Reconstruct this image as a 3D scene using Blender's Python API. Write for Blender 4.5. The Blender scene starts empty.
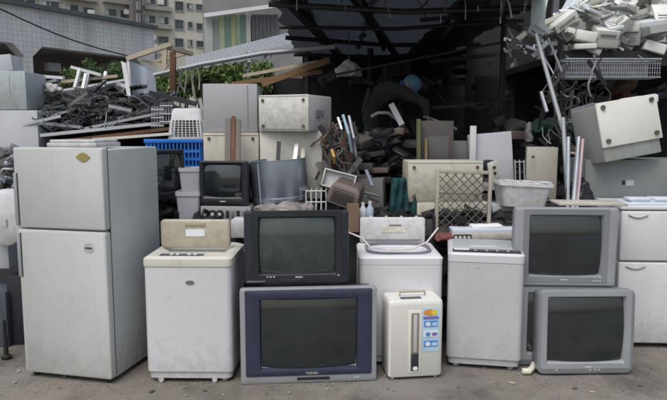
import bpy, bmesh, math, random
from mathutils import Vector, Matrix, Euler
random.seed(7)
R_ = math.radians
C = bpy.context.scene.collection
sc = bpy.context.scene

# ------------------------------------------------------------------ camera, sky, sun
F = 620.0; H = 1.75; PITCH = R_(6.7)
cam_d = bpy.data.cameras.new("camera"); cam = bpy.data.objects.new("camera", cam_d); C.objects.link(cam)
cam.location = (0, 0, H); cam.rotation_euler = (R_(90) - PITCH, 0, 0)
cam_d.sensor_width = 36; cam_d.lens = 36 * F / 667; cam_d.clip_end = 2000; cam_d.clip_start = 0.05
sc.camera = cam
sc.cycles.pixel_filter_type = 'BLACKMAN_HARRIS'; sc.cycles.filter_width = 1.9
SUN_EL, SUN_AZ = R_(60), R_(-155)      # azimuth clockwise from +Y: behind and to the left of the viewer
w = bpy.data.worlds.new("World"); sc.world = w; w.use_nodes = True
nt = w.node_tree; bg = nt.nodes["Background"]
sky = nt.nodes.new("ShaderNodeTexSky"); sky.sky_type = 'NISHITA'; sky.sun_disc = False
sky.sun_elevation = SUN_EL; sky.sun_rotation = SUN_AZ; sky.dust_density = 4; sky.air_density = 1.4
hs = nt.nodes.new("ShaderNodeHueSaturation"); hs.inputs["Saturation"].default_value = 0.72
nt.links.new(sky.outputs[0], hs.inputs["Color"]); nt.links.new(hs.outputs[0], bg.inputs[0]); bg.inputs[1].default_value = 0.13
sd = bpy.data.lights.new("sun", 'SUN'); sd.energy = 1.1; sd.angle = R_(35); sd.color = (1, .985, .97)
sun = bpy.data.objects.new("sun", sd); C.objects.link(sun)
sdir = Vector((math.sin(SUN_AZ) * math.cos(SUN_EL), math.cos(SUN_AZ) * math.cos(SUN_EL), math.sin(SUN_EL)))
sun.rotation_euler = sdir.to_track_quat('Z', 'Y').to_euler()
vs = sc.view_settings; vs.view_transform = 'Standard'; vs.look = 'None'; vs.exposure = 0.2; vs.gamma = 1; vs.use_curve_mapping = False

SEEN_LABELS = {}
ORD = ["", "next ", "third ", "fourth ", "fifth ", "sixth "]
def where(u, v, u0, v0, u1, v1):
    a = ("far left", "left", "middle", "right", "far right")[max(0, min(4, int((u - u0) / (u1 - u0) * 5)))]
    b = ("top", "upper", "centre", "lower", "bottom")[max(0, min(4, int((v - v0) / (v1 - v0) * 5)))]
    return a, b
# ------------------------------------------------------------------ measuring helpers
cp, sp = math.cos(PITCH), math.sin(PITCH)
def P(u, v, Y):
    dx, dy = (u - 333.5) / F, (200 - v) / F
    t = Y / (cp + dy * sp)
    return Vector((dx * t, Y, H + t * (-sp + dy * cp)))
def G(u, v, z=0):
    dx, dy = (u - 333.5) / F, (200 - v) / F
    t = (z - H) / (-sp + dy * cp)
    return Vector((dx * t, t * (cp + dy * sp), z))
def R(u0, v0, u1, v1, Y):
    """photo rectangle at distance Y -> centre x, bottom z, width, height"""
    a = P((u0 + u1) / 2, v1, Y); b = P((u0 + u1) / 2, v0, Y)
    m = (v0 + v1) / 2
    return a.x * .5 + b.x * .5, a.z, P(u1, m, Y).x - P(u0, m, Y).x, b.z - a.z

# ------------------------------------------------------------------ materials
MATS = {}
def mat(name, col, rough=.5, metal=0., var=.08, dirt=0., dcol=(.12, .1, .08), bump=.05, bscale=60, vscale=3., streak=1., coat=0., spec=.5, trans=0., grime=0.):
    if name in MATS: return MATS[name]
    m = bpy.data.materials.new(name); m.use_nodes = True; n = m.node_tree; N = n.nodes.new; L = n.links.new
    b = n.nodes["Principled BSDF"]
    tc = N("ShaderNodeTexCoord"); oi = N("ShaderNodeObjectInfo")
    mul = N("ShaderNodeMath"); mul.operation = 'MULTIPLY'; mul.inputs[1].default_value = 37; L(oi.outputs["Random"], mul.inputs[0])
    add = N("ShaderNodeVectorMath"); add.operation = 'ADD'; L(tc.outputs["Object"], add.inputs[0]); L(mul.outputs[0], add.inputs[1])
    n1 = N("ShaderNodeTexNoise"); n1.inputs["Scale"].default_value = vscale; n1.inputs["Detail"].default_value = 6; L(add.outputs[0], n1.inputs["Vector"])
    mx = N("ShaderNodeMix"); mx.data_type = 'RGBA'
    c = Vector(col)
    mx.inputs[6].default_value = (*[max(0, x * (1 - var)) for x in c], 1); mx.inputs[7].default_value = (*[min(1, x * (1 + var)) for x in c], 1)
    cr = N("ShaderNodeValToRGB"); cr.color_ramp.elements[0].position = .3; cr.color_ramp.elements[1].position = .7
    L(n1.outputs["Fac"], cr.inputs[0]); L(cr.outputs[0], mx.inputs[0])
    out = mx.outputs[2]
    if dirt > 0:
        mp = N("ShaderNodeMapping"); mp.inputs["Scale"].default_value = (9, 9, 9 / (1 + 5 * streak)); L(add.outputs[0], mp.inputs[0])
        n2 = N("ShaderNodeTexNoise"); n2.inputs["Scale"].default_value = 1.3; n2.inputs["Detail"].default_value = 9; n2.inputs["Roughness"].default_value = .68; L(mp.outputs[0], n2.inputs["Vector"])
        r2 = N("ShaderNodeValToRGB"); r2.color_ramp.elements[0].position = .62 - .22 * dirt; r2.color_ramp.elements[1].position = .86
        r2.color_ramp.elements[1].color = (dirt, dirt, dirt, 1)
        L(n2.outputs["Fac"], r2.inputs[0])
        m2 = N("ShaderNodeMix"); m2.data_type = 'RGBA'; m2.inputs[7].default_value = (*dcol, 1)
        L(r2.outputs[0], m2.inputs[0]); L(out, m2.inputs[6]); out = m2.outputs[2]
        # small scuffs
        n4 = N("ShaderNodeTexNoise"); n4.inputs["Scale"].default_value = 26; n4.inputs["Detail"].default_value = 4; L(add.outputs[0], n4.inputs["Vector"])
        r4 = N("ShaderNodeValToRGB"); r4.color_ramp.elements[0].position = .66; r4.color_ramp.elements[1].position = .74; r4.color_ramp.elements[1].color = (dirt * .7,) * 3 + (1,)
        L(n4.outputs["Fac"], r4.inputs[0])
        m4 = N("ShaderNodeMix"); m4.data_type = 'RGBA'; m4.inputs[7].default_value = (*dcol, 1); L(r4.outputs[0], m4.inputs[0]); L(out, m4.inputs[6]); out = m4.outputs[2]
    if grime > 0:
        sx_ = N("ShaderNodeSeparateXYZ"); L(tc.outputs["Object"], sx_.inputs[0])
        mr = N("ShaderNodeMapRange"); mr.inputs[1].default_value = .0; mr.inputs[2].default_value = .34; mr.inputs[3].default_value = .34; mr.inputs[4].default_value = 0; L(sx_.outputs["Z"], mr.inputs[0])
        n5 = N("ShaderNodeTexNoise"); n5.inputs["Scale"].default_value = 15; n5.inputs["Detail"].default_value = 8; n5.inputs["Roughness"].default_value = .7; L(add.outputs[0], n5.inputs["Vector"])
        ad = N("ShaderNodeMath"); ad.operation = 'ADD'; L(n5.outputs["Fac"], ad.inputs[0]); L(mr.outputs[0], ad.inputs[1])
        r5 = N("ShaderNodeValToRGB"); r5.color_ramp.elements[0].position = .56; r5.color_ramp.elements[1].position = .88; r5.color_ramp.elements[1].color = (grime,) * 3 + (1,); L(ad.outputs[0], r5.inputs[0])
        m5 = N("ShaderNodeMix"); m5.data_type = 'RGBA'; m5.inputs[7].default_value = (.2, .165, .12, 1); L(r5.outputs[0], m5.inputs[0]); L(out, m5.inputs[6]); out = m5.outputs[2]
        # scratches and dark rubs: long thin warped noise
        for scl, rot_ in (((3, 3, 70), .3), ((60, 60, 2.2), -.15)):
            mp6 = N("ShaderNodeMapping"); mp6.inputs["Scale"].default_value = scl; mp6.inputs["Rotation"].default_value = (0, rot_, .2); L(add.outputs[0], mp6.inputs[0])
            n6 = N("ShaderNodeTexNoise"); n6.inputs["Scale"].default_value = 1; n6.inputs["Detail"].default_value = 3; n6.inputs["Distortion"].default_value = .6; L(mp6.outputs[0], n6.inputs["Vector"])
            r6 = N("ShaderNodeValToRGB"); r6.color_ramp.elements[0].position = .7; r6.color_ramp.elements[1].position = .74; r6.color_ramp.elements[1].color = (.2, .2, .2, 1); L(n6.outputs["Fac"], r6.inputs[0])
            m6 = N("ShaderNodeMix"); m6.data_type = 'RGBA'; m6.inputs[7].default_value = (.23, .21, .18, 1); L(r6.outputs[0], m6.inputs[0]); L(out, m6.inputs[6]); out = m6.outputs[2]
    L(out, b.inputs["Base Color"])
    n3 = N("ShaderNodeTexNoise"); n3.inputs["Scale"].default_value = bscale; n3.inputs["Detail"].default_value = 3; L(add.outputs[0], n3.inputs["Vector"])
    bp = N("ShaderNodeBump"); bp.inputs["Strength"].default_value = bump; bp.inputs["Distance"].default_value = .01
    L(n3.outputs["Fac"], bp.inputs["Height"]); L(bp.outputs[0], b.inputs["Normal"])
    rr = N("ShaderNodeMapRange"); rr.inputs[3].default_value = max(.02, rough - .1); rr.inputs[4].default_value = min(1, rough + .12); L(n1.outputs["Fac"], rr.inputs[0]); L(rr.outputs[0], b.inputs["Roughness"])
    b.inputs["Metallic"].default_value = metal; b.inputs["Coat Weight"].default_value = coat; b.inputs["Specular IOR Level"].default_value = spec
    if trans: b.inputs["Transmission Weight"].default_value = trans
    MATS[name] = m; return m

fridge_white = mat("fridge_paint", (.5, .515, .51), .38, grime=.28, dirt=.28, dcol=(.33, .3, .25), bump=.06, bscale=220, var=.03)
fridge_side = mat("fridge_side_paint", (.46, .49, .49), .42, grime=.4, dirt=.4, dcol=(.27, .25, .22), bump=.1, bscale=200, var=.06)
washer_white = mat("washer_enamel", (.61, .615, .64), .35, grime=.3, dirt=.3, dcol=(.36, .32, .26), bump=.02, var=.03)
washer_grey = mat("washer_grey_enamel", (.49, .5, .525), .4, grime=.3, dirt=.32, dcol=(.33, .3, .26), bump=.02, var=.04)
cream = mat("aged_cream_plastic", (.47, .435, .35), .5, grime=.4, dirt=.5, dcol=(.33, .27, .17), var=.07)
cream_pale = mat("pale_cream_plastic", (.63, .615, .55), .45, grime=.45, dirt=.4, dcol=(.4, .35, .26), var=.05)
ac_cream = mat("cream_painted_steel", (.53, .505, .43), .5, grime=.6, dirt=.6, dcol=(.3, .25, .17), var=.07)
ac_white = mat("white_painted_steel", (.64, .64, .6), .45, grime=.5, dirt=.5, dcol=(.36, .32, .25), var=.05)
ac_grey = mat("grey_painted_steel", (.3, .32, .34), .5, grime=.5, dirt=.4, dcol=(.2, .18, .15), var=.08)
blue_grey = mat("blue_grey_painted_steel", (.38, .44, .46), .5, grime=.5, dirt=.5, dcol=(.22, .2, .17), var=.08)
tv_navy = mat("navy_plastic", (.03, .036, .068), .38, dirt=.25, dcol=(.12, .11, .11), var=.15)
tv_black = mat("black_plastic", (.018, .02, .027), .4, dirt=.25, dcol=(.09, .08, .075), var=.2)
tv_dark = mat("dark_slate_plastic", (.022, .026, .04), .36, dirt=.2, dcol=(.1, .1, .1), var=.15)
tv_silver = mat("silver_plastic", (.33, .34, .36), .4, metal=.15, dirt=.3, dcol=(.2, .18, .16), var=.06)
tv_grey = mat("grey_silver_plastic", (.22, .235, .255), .42, metal=.15, dirt=.3, dcol=(.16, .15, .14), var=.07)
tv_grey2 = mat("pale_silver_plastic", (.32, .34, .365), .42, metal=.15, dirt=.2, dcol=(.2, .18, .17), var=.06)
glass_scr = mat("tube_glass", (.013, .019, .022), .1, coat=1.0, var=.35, bump=.0, dirt=.08, dcol=(.09, .09, .08), streak=.2)
glass_dusty = mat("dusty_tube_glass", (.038, .052, .05), .16, coat=.5, var=.3, vscale=5, bump=0, dirt=.4, dcol=(.14, .16, .15), streak=.1)
black = mat("black_rubber", (.012, .012, .013), .6, var=.3)
darkgap = mat("dark_recess", (.02, .02, .02), .8)
steel = mat("galvanised_steel", (.42, .45, .5), .38, metal=.75, dirt=.3, dcol=(.2, .18, .16), var=.15, vscale=6)
drum_metal = mat("zinc_drum_steel", (.44, .5, .58), .3, metal=.85, dirt=.3, dcol=(.3, .3, .32), var=.12, streak=1.5)
chrome = mat("worn_chrome", (.55, .56, .58), .25, metal=.9, dirt=.3, var=.2)
pipe_grey = mat("grey_conduit", (.3, .32, .34), .5, metal=.3, dirt=.4, var=.15)
scrap_dark = mat("dark_shaded_scrap", (.016, .0155, .017), .6, metal=.2, dirt=.5, dcol=(.05, .035, .025), var=.4)  # near-black base: partly dark metal, partly the shed's shade put into the colour
shade = mat("shade_black_scrap", (.008, .008, .009), .7, var=.4)  # black that paints in the deep shade inside the shed
scrap_mid = mat("weathered_scrap", (.1, .095, .09), .55, metal=.3, dirt=.6, dcol=(.07, .04, .025), var=.4)
rust = mat("rusty_steel", (.12, .055, .03), .8, dirt=.6, dcol=(.04, .025, .02), var=.35, bump=.3)
orange_rust = mat("orange_primer_steel", (.2, .115, .05), .7, dirt=.5, dcol=(.12, .06, .03), var=.25)
wood_grey = mat("weathered_wood", (.15, .135, .115), .8, dirt=.5, dcol=(.06, .05, .045), var=.25, streak=2, bump=.3)
wood_pale = mat("pale_timber", (.42, .36, .27), .75, dirt=.4, dcol=(.2, .16, .11), var=.2, streak=2)
blue_pl = mat("blue_crate_plastic", (.02, .16, .55), .4, dirt=.25, dcol=(.05, .08, .15), var=.1)
white_pl = mat("white_plastic", (.64, .65, .67), .45, grime=.4, dirt=.35, dcol=(.4, .37, .3), var=.05)
grey_pl = mat("light_grey_plastic", (.45, .47, .5), .5, dirt=.3, dcol=(.22, .2, .18), var=.07)
brown_pl = mat("brown_casing", (.125, .095, .082), .5, dirt=.35, dcol=(.2, .17, .14), var=.12)
teal = mat("teal_cloth", (.006, .045, .05), .9, var=.4, vscale=9, bump=.4)
green_dk = mat("green_tarpaulin", (.006, .03, .024), .75, var=.4, vscale=8, bump=.3)
grey_cloth = mat("dirty_grey_cloth", (.24, .215, .21), .95, var=.35, vscale=9, bump=.5, dirt=.4)
pink_cloth = mat("pink_cloth", (.45, .17, .25), .9, var=.3, vscale=8, bump=.4, dirt=.3)
paper = mat("white_paper", (.78, .79, .8), .8, dirt=.12, dcol=(.5, .47, .42), var=.04)
label_white = mat("printed_white_label", (.75, .77, .8), .6, var=.03)
gold = mat("gold_badge", (.42, .36, .14), .35, metal=.6, var=.1)
badge = mat("chrome_badge", (.22, .25, .27), .35, metal=.6, var=.1)
badge_lt = mat("pale_badge", (.62, .62, .62), .4, metal=.3, var=.05)
panel_dk = mat("dark_control_panel", (.06, .065, .085), .35, var=.3, vscale=30)
panel_bl = mat("black_control_panel", (.02, .02, .025), .3, var=.3, vscale=30)

# ------------------------------------------------------------------ mesh helpers
def rr2(cx, cy, w_, h_, r, n=4):
    """rounded rectangle loop, counter-clockwise, 4*(n+1) points"""
    r = max(1e-4, min(r, w_ / 2 - 1e-4, h_ / 2 - 1e-4)); out = []
    for k, (sx, sy) in enumerate(((1, 1), (-1, 1), (-1, -1), (1, -1))):
        ox, oy = cx + sx * (w_ / 2 - r), cy + sy * (h_ / 2 - r)
        for i in range(n + 1):
            a = math.pi / 2 * (k + i / n); out.append((ox + r * math.cos(a), oy + r * math.sin(a)))
    return out
class MB:
    def __init__(s): s.bm = bmesh.new()
    def box(s, x0, y0, z0, x1, y1, z1, bev=0.0, seg=2, M=None):
        r = bmesh.ops.create_cube(s.bm, size=1); vs_ = r['verts']
        bmesh.ops.scale(s.bm, vec=(x1 - x0, y1 - y0, z1 - z0), verts=vs_)
        bmesh.ops.translate(s.bm, vec=((x0 + x1) / 2, (y0 + y1) / 2, (z0 + z1) / 2), verts=vs_)
        if bev > 0:
            es = list({e for v in vs_ for e in v.link_edges})
            q = bmesh.ops.bevel(s.bm, geom=es, offset=min(bev, .49 * min(abs(x1 - x0), abs(y1 - y0), abs(z1 - z0))), segments=seg, affect='EDGES', profile=.5)
            vs_ = list({v for f in q['faces'] for v in f.verts} | {v for v in vs_ if v.is_valid})
        if M is not None: bmesh.ops.transform(s.bm, matrix=M, verts=vs_)
        return s
    def loft(s, loops, cap0=True, cap1=True):
        vv = [[s.bm.verts.new(p) for p in l] for l in loops]; n = len(vv[0])
        for a, b in zip(vv, vv[1:]):
            for i in range(n): s.bm.faces.new((a[i], a[(i + 1) % n], b[(i + 1) % n], b[i]))
        if cap0: s.bm.faces.new(list(reversed(vv[0])))
        if cap1: s.bm.faces.new(vv[-1])
        return s
    def tube(s, pts, r, n=8, r1=None, caps=True):
        pts = [Vector(p) for p in pts]; loops = []; up = None
        for i, p in enumerate(pts):
            t = (pts[min(i + 1, len(pts) - 1)] - pts[max(i - 1, 0)]).normalized()
            if up is None: up = Vector((0, 0, 1)) if abs(t.z) < .9 else Vector((1, 0, 0))
            a = t.cross(up).normalized(); up = a.cross(t).normalized()
            rad = r if r1 is None else r + (r1 - r) * i / (len(pts) - 1)
            loops.append([p + (a * math.cos(2 * math.pi * k / n) + up * math.sin(2 * math.pi * k / n)) * rad for k in range(n)])
        return s.loft(loops, caps, caps)
    def bar(s, a, b, w_, t_, up=(0, 0, 1)):
        a, b = Vector(a), Vector(b); d = (b - a).normalized(); up = Vector(up)
        if abs(d.dot(up)) > .95: up = Vector((0, 1, 0))
        x = d.cross(up).normalized() * w_ / 2; z = x.cross(d).normalized() * t_ / 2
        return s.loft([[p - x - z, p + x - z, p + x + z, p - x + z] for p in (a, b)])
    def lathe(s, prof, n=24, c=(0, 0), caps=(False, False)):
        return s.loft([[(c[0] + r * math.cos(2 * math.pi * k / n), c[1] + r * math.sin(2 * math.pi * k / n), z) for k in range(n)] for r, z in prof], *caps)
    def disc(s, cx, y, cz, rx, rz, d=.004, n=20):
        return s.loft([[(cx + rx * math.cos(2 * math.pi * k / n), yy, cz + rz * math.sin(2 * math.pi * k / n)) for k in range(n)] for yy in (y, y - d)])
    def quad(s, a, b, c, d): s.bm.faces.new([s.bm.verts.new(p) for p in (a, b, c, d)]); return s
    def obj(s, name, m, parent=None, ang=35, loc=None):
        bmesh.ops.recalc_face_normals(s.bm, faces=s.bm.faces)
        me = bpy.data.meshes.new(name); s.bm.to_mesh(me); s.bm.free()
        me.polygons.foreach_set("use_smooth", [True] * len(me.polygons)); me.set_sharp_from_angle(angle=R_(ang))
        me.materials.append(m)
        o = bpy.data.objects.new(name, me); C.objects.link(o)
        if parent: o.parent = parent
        if loc is not None: o.location = loc
        return o
def thing(name, label, cat, loc=(0, 0, 0), rot=(0, 0, 0), group=None):
    o = bpy.data.objects.new(name, None); C.objects.link(o); o.empty_display_size = .1
    o.location = loc; o.rotation_euler = [R_(a) for a in rot]
    return tag(o, label, cat, group)
def tag(o, label, cat, group=None):
    o['label'] = label; o['category'] = cat
    if group: o['group'] = group
    return o
def kind(o, k): o['kind'] = k; return o
def single(mb, name, m, label, cat, loc=(0, 0, 0), rot=(0, 0, 0), group=None, ang=35):
    o = mb.obj(name, m, ang=ang); o.location = loc; o.rotation_euler = [R_(a) for a in rot]
    return tag(o, label, cat, group)
def dup(root, loc, rot, label=None, group=None):
    r = root.copy(); C.objects.link(r); r.location = loc; r.rotation_euler = [R_(a) for a in rot]
    if label: r['label'] = label
    if group: r['group'] = group
    for ch in list(root.children):
        c = ch.copy(); C.objects.link(c); c.parent = r
        for g in list(ch.children):
            d = g.copy(); C.objects.link(d); d.parent = c
    return r
def rough_up(o, amt, sc_=3.0):
    from mathutils import noise
    for v in o.data.vertices:
        q = noise.noise_vector(v.co * sc_ + Vector((o.location.x * 3, 5, o.location.z * 3))); v.co += q * amt

# ================================================================== GROUND
def noise_h(x, y):
    from mathutils import noise
    return noise.noise(Vector((x * .9, y * .9, 0))) * .012 + noise.noise(Vector((x * 4, y * 4, 3))) * .003
bm = bmesh.new()
def axis(a, b, fine0, fine1, step, nbig):
    l = [a + (fine0 - a) * (i / nbig) ** .5 for i in range(nbig)]
    k = fine0
    while k < fine1: l.append(k); k += step
    return l + [fine1 + (b - fine1) * (i / nbig) ** 2 for i in range(nbig + 1)]
xs = axis(-600, 600, -4, 4, .06, 8); ys = axis(-600, 900, 2.6, 6.2, .06, 8)
grid = []
for y in ys:
    grid.append([bm.verts.new((x, y, noise_h(x, y) * (1 if y > 3.2 else .5) - .004 if (-4 <= x <= 4 and 2.6 <= y <= 6.2) else -.004)) for x in xs])
for j in range(len(ys) - 1):
    for i in range(len(xs) - 1): bm.faces.new((grid[j][i], grid[j][i + 1], grid[j + 1][i + 1], grid[j + 1][i]))
me = bpy.data.meshes.new("ground"); bm.to_mesh(me); bm.free(); me.polygons.foreach_set("use_smooth", [True] * len(me.polygons))
gm = bpy.data.materials.new("dirty_asphalt"); gm.use_nodes = True; n = gm.node_tree; N = n.nodes.new; L = n.links.new; b = n.nodes["Principled BSDF"]
tc = N("ShaderNodeTexCoord")
def nz(s_, d_=6, rgh=.6, stretch=None):
    t = N("ShaderNodeTexNoise"); t.inputs["Scale"].default_value = s_; t.inputs["Detail"].default_value = d_; t.inputs["Roughness"].default_value = rgh
    if stretch:
        mp = N("ShaderNodeMapping"); mp.inputs["Scale"].default_value = stretch; L(tc.outputs["Object"], mp.inputs[0]); L(mp.outputs[0], t.inputs["Vector"])
    else: L(tc.outputs["Object"], t.inputs["Vector"])
    return t
def ramp(src, stops):
    r = N("ShaderNodeValToRGB"); e = r.color_ramp.elements
    while len(e) < len(stops): e.new(.5)
    for k, (p, c) in enumerate(stops): e[k].position = p; e[k].color = (*c, 1)
    L(src, r.inputs[0]); return r
def mixc(f, a, bb, mode='MIX'):
    m_ = N("ShaderNodeMix"); m_.data_type = 'RGBA'; m_.blend_type = mode
    for s_, i in ((f, 0), (a, 6), (bb, 7)):
        if isinstance(s_, (int, float)): m_.inputs[i].default_value = s_
        elif isinstance(s_, tuple): m_.inputs[i].default_value = (*s_, 1)
        else: L(s_, m_.inputs[i])
    return m_.outputs[2]
base = ramp(nz(.8, 8, .65).outputs[0], [(.32, (.15, .133, .114)), (.52, (.195, .173, .149)), (.7, (.235, .21, .182))])
speck = ramp(nz(75, 4, .8).outputs[0], [(.38, (.82, .82, .82)), (.62, (1.12, 1.11, 1.1))])
col = mixc(1.0, base.outputs[0], speck.outputs[0], 'MULTIPLY')
stain = ramp(nz(1.7, 7, .66, (1, .45, 1)).outputs[0], [(.5, (0, 0, 0)), (.63, (.75, .75, .75))])
col = mixc(stain.outputs[0], col, (.075, .066, .056))
pat = ramp(nz(1.2, 5, .5, (.5, 1.6, 1)).outputs[0], [(.56, (0, 0, 0)), (.62, (.4, .4, .4))])
col = mixc(pat.outputs[0], col, (.25, .238, .22))
vor = N("ShaderNodeTexVoronoi"); vor.feature = 'DISTANCE_TO_EDGE'; vor.inputs["Scale"].default_value = 1.1
wp = nz(2.2, 6); vm = N("ShaderNodeVectorMath"); vm.operation = 'MULTIPLY_ADD'; vm.inputs[1].default_value = (.5, .5, .5); L(wp.outputs["Color"], vm.inputs[0]); L(tc.outputs["Object"], vm.inputs[2]); L(vm.outputs[0], vor.inputs["Vector"])
crk = ramp(vor.outputs["Distance"], [(.0, (.7, .7, .7)), (.006, (0, 0, 0))])
col = mixc(crk.outputs[0], col, (.07, .06, .055))
L(col, b.inputs["Base Color"])
oil = ramp(nz(.9, 5, .55, (1, 1.3, 1)).outputs[0], [(.6, (0, 0, 0)), (.66, (.6, .6, .6))]); col = mixc(oil.outputs[0], col, (.06, .053, .046))
dust = ramp(nz(5.5, 6, .7).outputs[0], [(.52, (0, 0, 0)), (.68, (.45, .45, .45))]); col = mixc(dust.outputs[0], col, (.27, .245, .215))
L(col, b.inputs["Base Color"])
rg = ramp(nz(1.6).outputs[0], [(.35, (.72, .72, .72)), (.7, (.95, .95, .95))]); L(rg.outputs[0], b.inputs["Roughness"])
bp = N("ShaderNodeBump"); bp.inputs["Strength"].default_value = .45; bp.inputs["Distance"].default_value = .006; L(nz(90, 5, .7).outputs[0], bp.inputs["Height"]); L(bp.outputs[0], b.inputs["Normal"])
me.materials.append(gm)
g = bpy.data.objects.new("ground", me); C.objects.link(g); kind(g, 'structure')

# pebbles and grit on the yard
bm = bmesh.new()
for i in range(230):
    x = random.uniform(-3.1, 3.2); y = random.uniform(3.5, 5.0) if random.random() < .8 else random.uniform(4.1, 4.7)
    r = random.choice((.004, .005, .006, .009, .013)) * random.uniform(.7, 1.3)
    q = bmesh.ops.create_icosphere(bm, subdivisions=1, radius=r)
    for v in q['verts']: v.co = Vector((v.co.x * random.uniform(.8, 1.3), v.co.y * random.uniform(.8, 1.3), v.co.z * .6)) + Vector((x, y, noise_h(x, y) + r * .25))
for i in range(900):
    x = random.uniform(-2.3, 2.4); y = 4.06 + abs(random.gauss(0, .05)) + (.25 if abs(x - .85) < .5 or x > 2 else 0) - random.random() * .06
    q = bmesh.ops.create_icosphere(bm, subdivisions=1, radius=random.uniform(.0015, .0045))
    for v in q['verts']: v.co = Vector((v.co.x * random.uniform(.8, 2), v.co.y, v.co.z * .5)) + Vector((x, y, noise_h(x, y)))
mb = MB(); mb.bm.free(); mb.bm = bm
kind(mb.obj("gravel", mat("pebble", (.27, .25, .23), .85, var=.5, vscale=30)), 'stuff')

random.seed(104)
# ================================================================== FAR BACKGROUND
def facade_frame(u, v, Y, yaw):
    o = P(u, v, Y); d = Vector((math.cos(R_(yaw)), math.sin(R_(yaw)), 0)); nrm = Vector((-d.y, d.x, 0))
    def loc(uu, vv):
        dx, dy = (uu - 333.5) / F, (200 - vv) / F
        ray = Vector((dx, cp + dy * sp, -sp + dy * cp)); c0 = Vector((0, 0, H)); oo = Vector((o.x, o.y, 0))
        t = (oo - c0).dot(nrm) / ray.dot(nrm); p = c0 + ray * t
        return (p - oo).dot(d), p.z
    return Vector((o.x, o.y, 0)), loc
apt_wall = mat("apartment_render", (.42, .4, .34), .85, dirt=.5, dcol=(.2, .19, .17), var=.1, vscale=.3, bump=0)
apt_wall2 = mat("apartment_pale_render", (.5, .485, .42), .85, dirt=.45, dcol=(.22, .21, .19), var=.1, vscale=.3, bump=0)
apt_band = mat("apartment_concrete_band", (.27, .27, .25), .85, dirt=.5, dcol=(.15, .15, .14), var=.1, vscale=.5, bump=0)
win_glass = mat("window_glass", (.05, .065, .07), .12, var=.5, vscale=.7, bump=0)
win_frame = mat("window_aluminium", (.3, .32, .32), .5, var=.15, bump=0)
curt = mat("pale_curtain", (.4, .41, .4), .9, var=.2, bump=0)

def apartment(name, label, u, v, Y, yaw, u0, u1, vt, vb, wins, wallm, depth=12, bands=(), boxes=()):
    O, loc = facade_frame(u, v, Y, yaw)
    root = thing(name, label, "building", O, (0, 0, yaw))
    s0 = loc(u0, 30)[0]; s1 = loc(u1, 30)[0]; zt = loc((u0 + u1) / 2, vt)[1]
    MB().box(s0, .0, 0, s1, depth, zt).obj("wall", wallm, root)
    for (a, b_, c, d) in wins:
        sa, zt_ = loc(a, b_); sb, zb_ = loc(c, d)
        zt_ = (loc(a, b_)[1] + loc(c, b_)[1]) / 2; zb_ = (loc(a, d)[1] + loc(c, d)[1]) / 2
        fr = MB(); t = .12
        for bx in ((sa, zb_, sa + t, zt_), (sb - t, zb_, sb, zt_), (sa + t, zt_ - t, sb - t, zt_), (sa + t, zb_, sb - t, zb_ + t)):
            fr.box(bx[0], -.16, bx[1], bx[2], -.003, bx[3])
        nm = max(1, int((sb - sa) / 1.1))
        for k in range(1, nm): xk = sa + (sb - sa) * k / nm; fr.box(xk - .05, -.12, zb_ + t, xk + .05, -.03, zt_ - t)
        W = fr.obj("window", win_frame, root)
        MB().box(sa + t, -.03, zb_ + t, sb - t, -.004, zt_ - t).obj("pane", win_glass, W)
        if random.random() < .5:
            k = random.uniform(.25, .5) * (sb - sa); q = random.choice((sa + t, sb - t - k))
            MB().box(q, -.06, zb_ + t + .1, q + k, -.035, zt_ - t).obj("curtain", curt, W)
    for (a, b_, c, d, pr) in bands:
        sa, _ = loc(a, b_); sb, _ = loc(c, d); zt_ = loc((a + c) / 2, b_)[1]; zb_ = loc((a + c) / 2, d)[1]
        MB().box(sa, -pr, zb_, sb, .02, zt_).obj("balcony_band", apt_band, root)
    for (a, b_) in boxes:
        s_, z_ = loc(a, b_)
        MB().box(s_ - .45, -.6, z_ - .35, s_ + .45, -.002, z_ + .35, .03).obj("air_conditioner", ac_white, root)
    return root
# left apartment block, long facade receding to the right
apartment("apartment_building", "beige apartment block with window bands behind the arched grey building", 70, 20, 88, 40, -30, 133, -40, 60,
          [(-5, -13, 14, -4), (18, -10, 38, -1), (46, -8, 62, 1), (64, 4.0, 79, 12), (82, 7, 94, 16), (104, 8.5, 117, 17), (119, 10, 133, 19), (40, 0.5, 60, 8.5), (14, -3, 36, 5),
           (104, -9, 118, -1), (120, -7, 132, 1)],
          apt_wall, bands=[(62, -4, 96, 1, .9), (102, -.5, 134, 4.5, .9), (62, 14, 99, 19, .9), (102, 19, 134, 25, .9)], boxes=[(90, 13), (126, 12.5)])
apartment("apartment_building", "dark narrow stair tower slot between the two beige apartment blocks", 136, 20, 92, 40, 133.5, 142.5, -40, 60,
          [(136, 2, 140, 10), (136, 14, 140, 22)], mat("stair_tower_wall", (.13, .125, .12), .9, var=.2, vscale=.4, bump=0))
apartment("apartment_building", "pale apartment block with square windows right of the dark stair slot", 150, 20, 95, 30, 143, 209, -40, 75,
          [(145, -3, 156, 5), (158, -1, 168, 7), (144, 15, 156, 24), (158, 16.5, 169, 25), (174, 1, 184, 11.5), (186, 3, 193, 10), (195, 4, 203, 11),
           (174, 19.5, 184, 30), (187, 21.5, 193, 29), (195.5, 23, 203, 31), (174, 38, 184, 48), (187, 39.5, 193, 47), (195.5, 40.5, 204, 48), (148, 34, 154, 43), (157, 36, 169, 44), (149, 53, 157, 61), (158, 54, 168, 62)],
          apt_wall2, bands=[(143.5, 24.5, 171, 29, .8), (143.5, 7, 171, 11, .8)], boxes=[(152, 38), (160, 3), (153, 47)])
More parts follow.
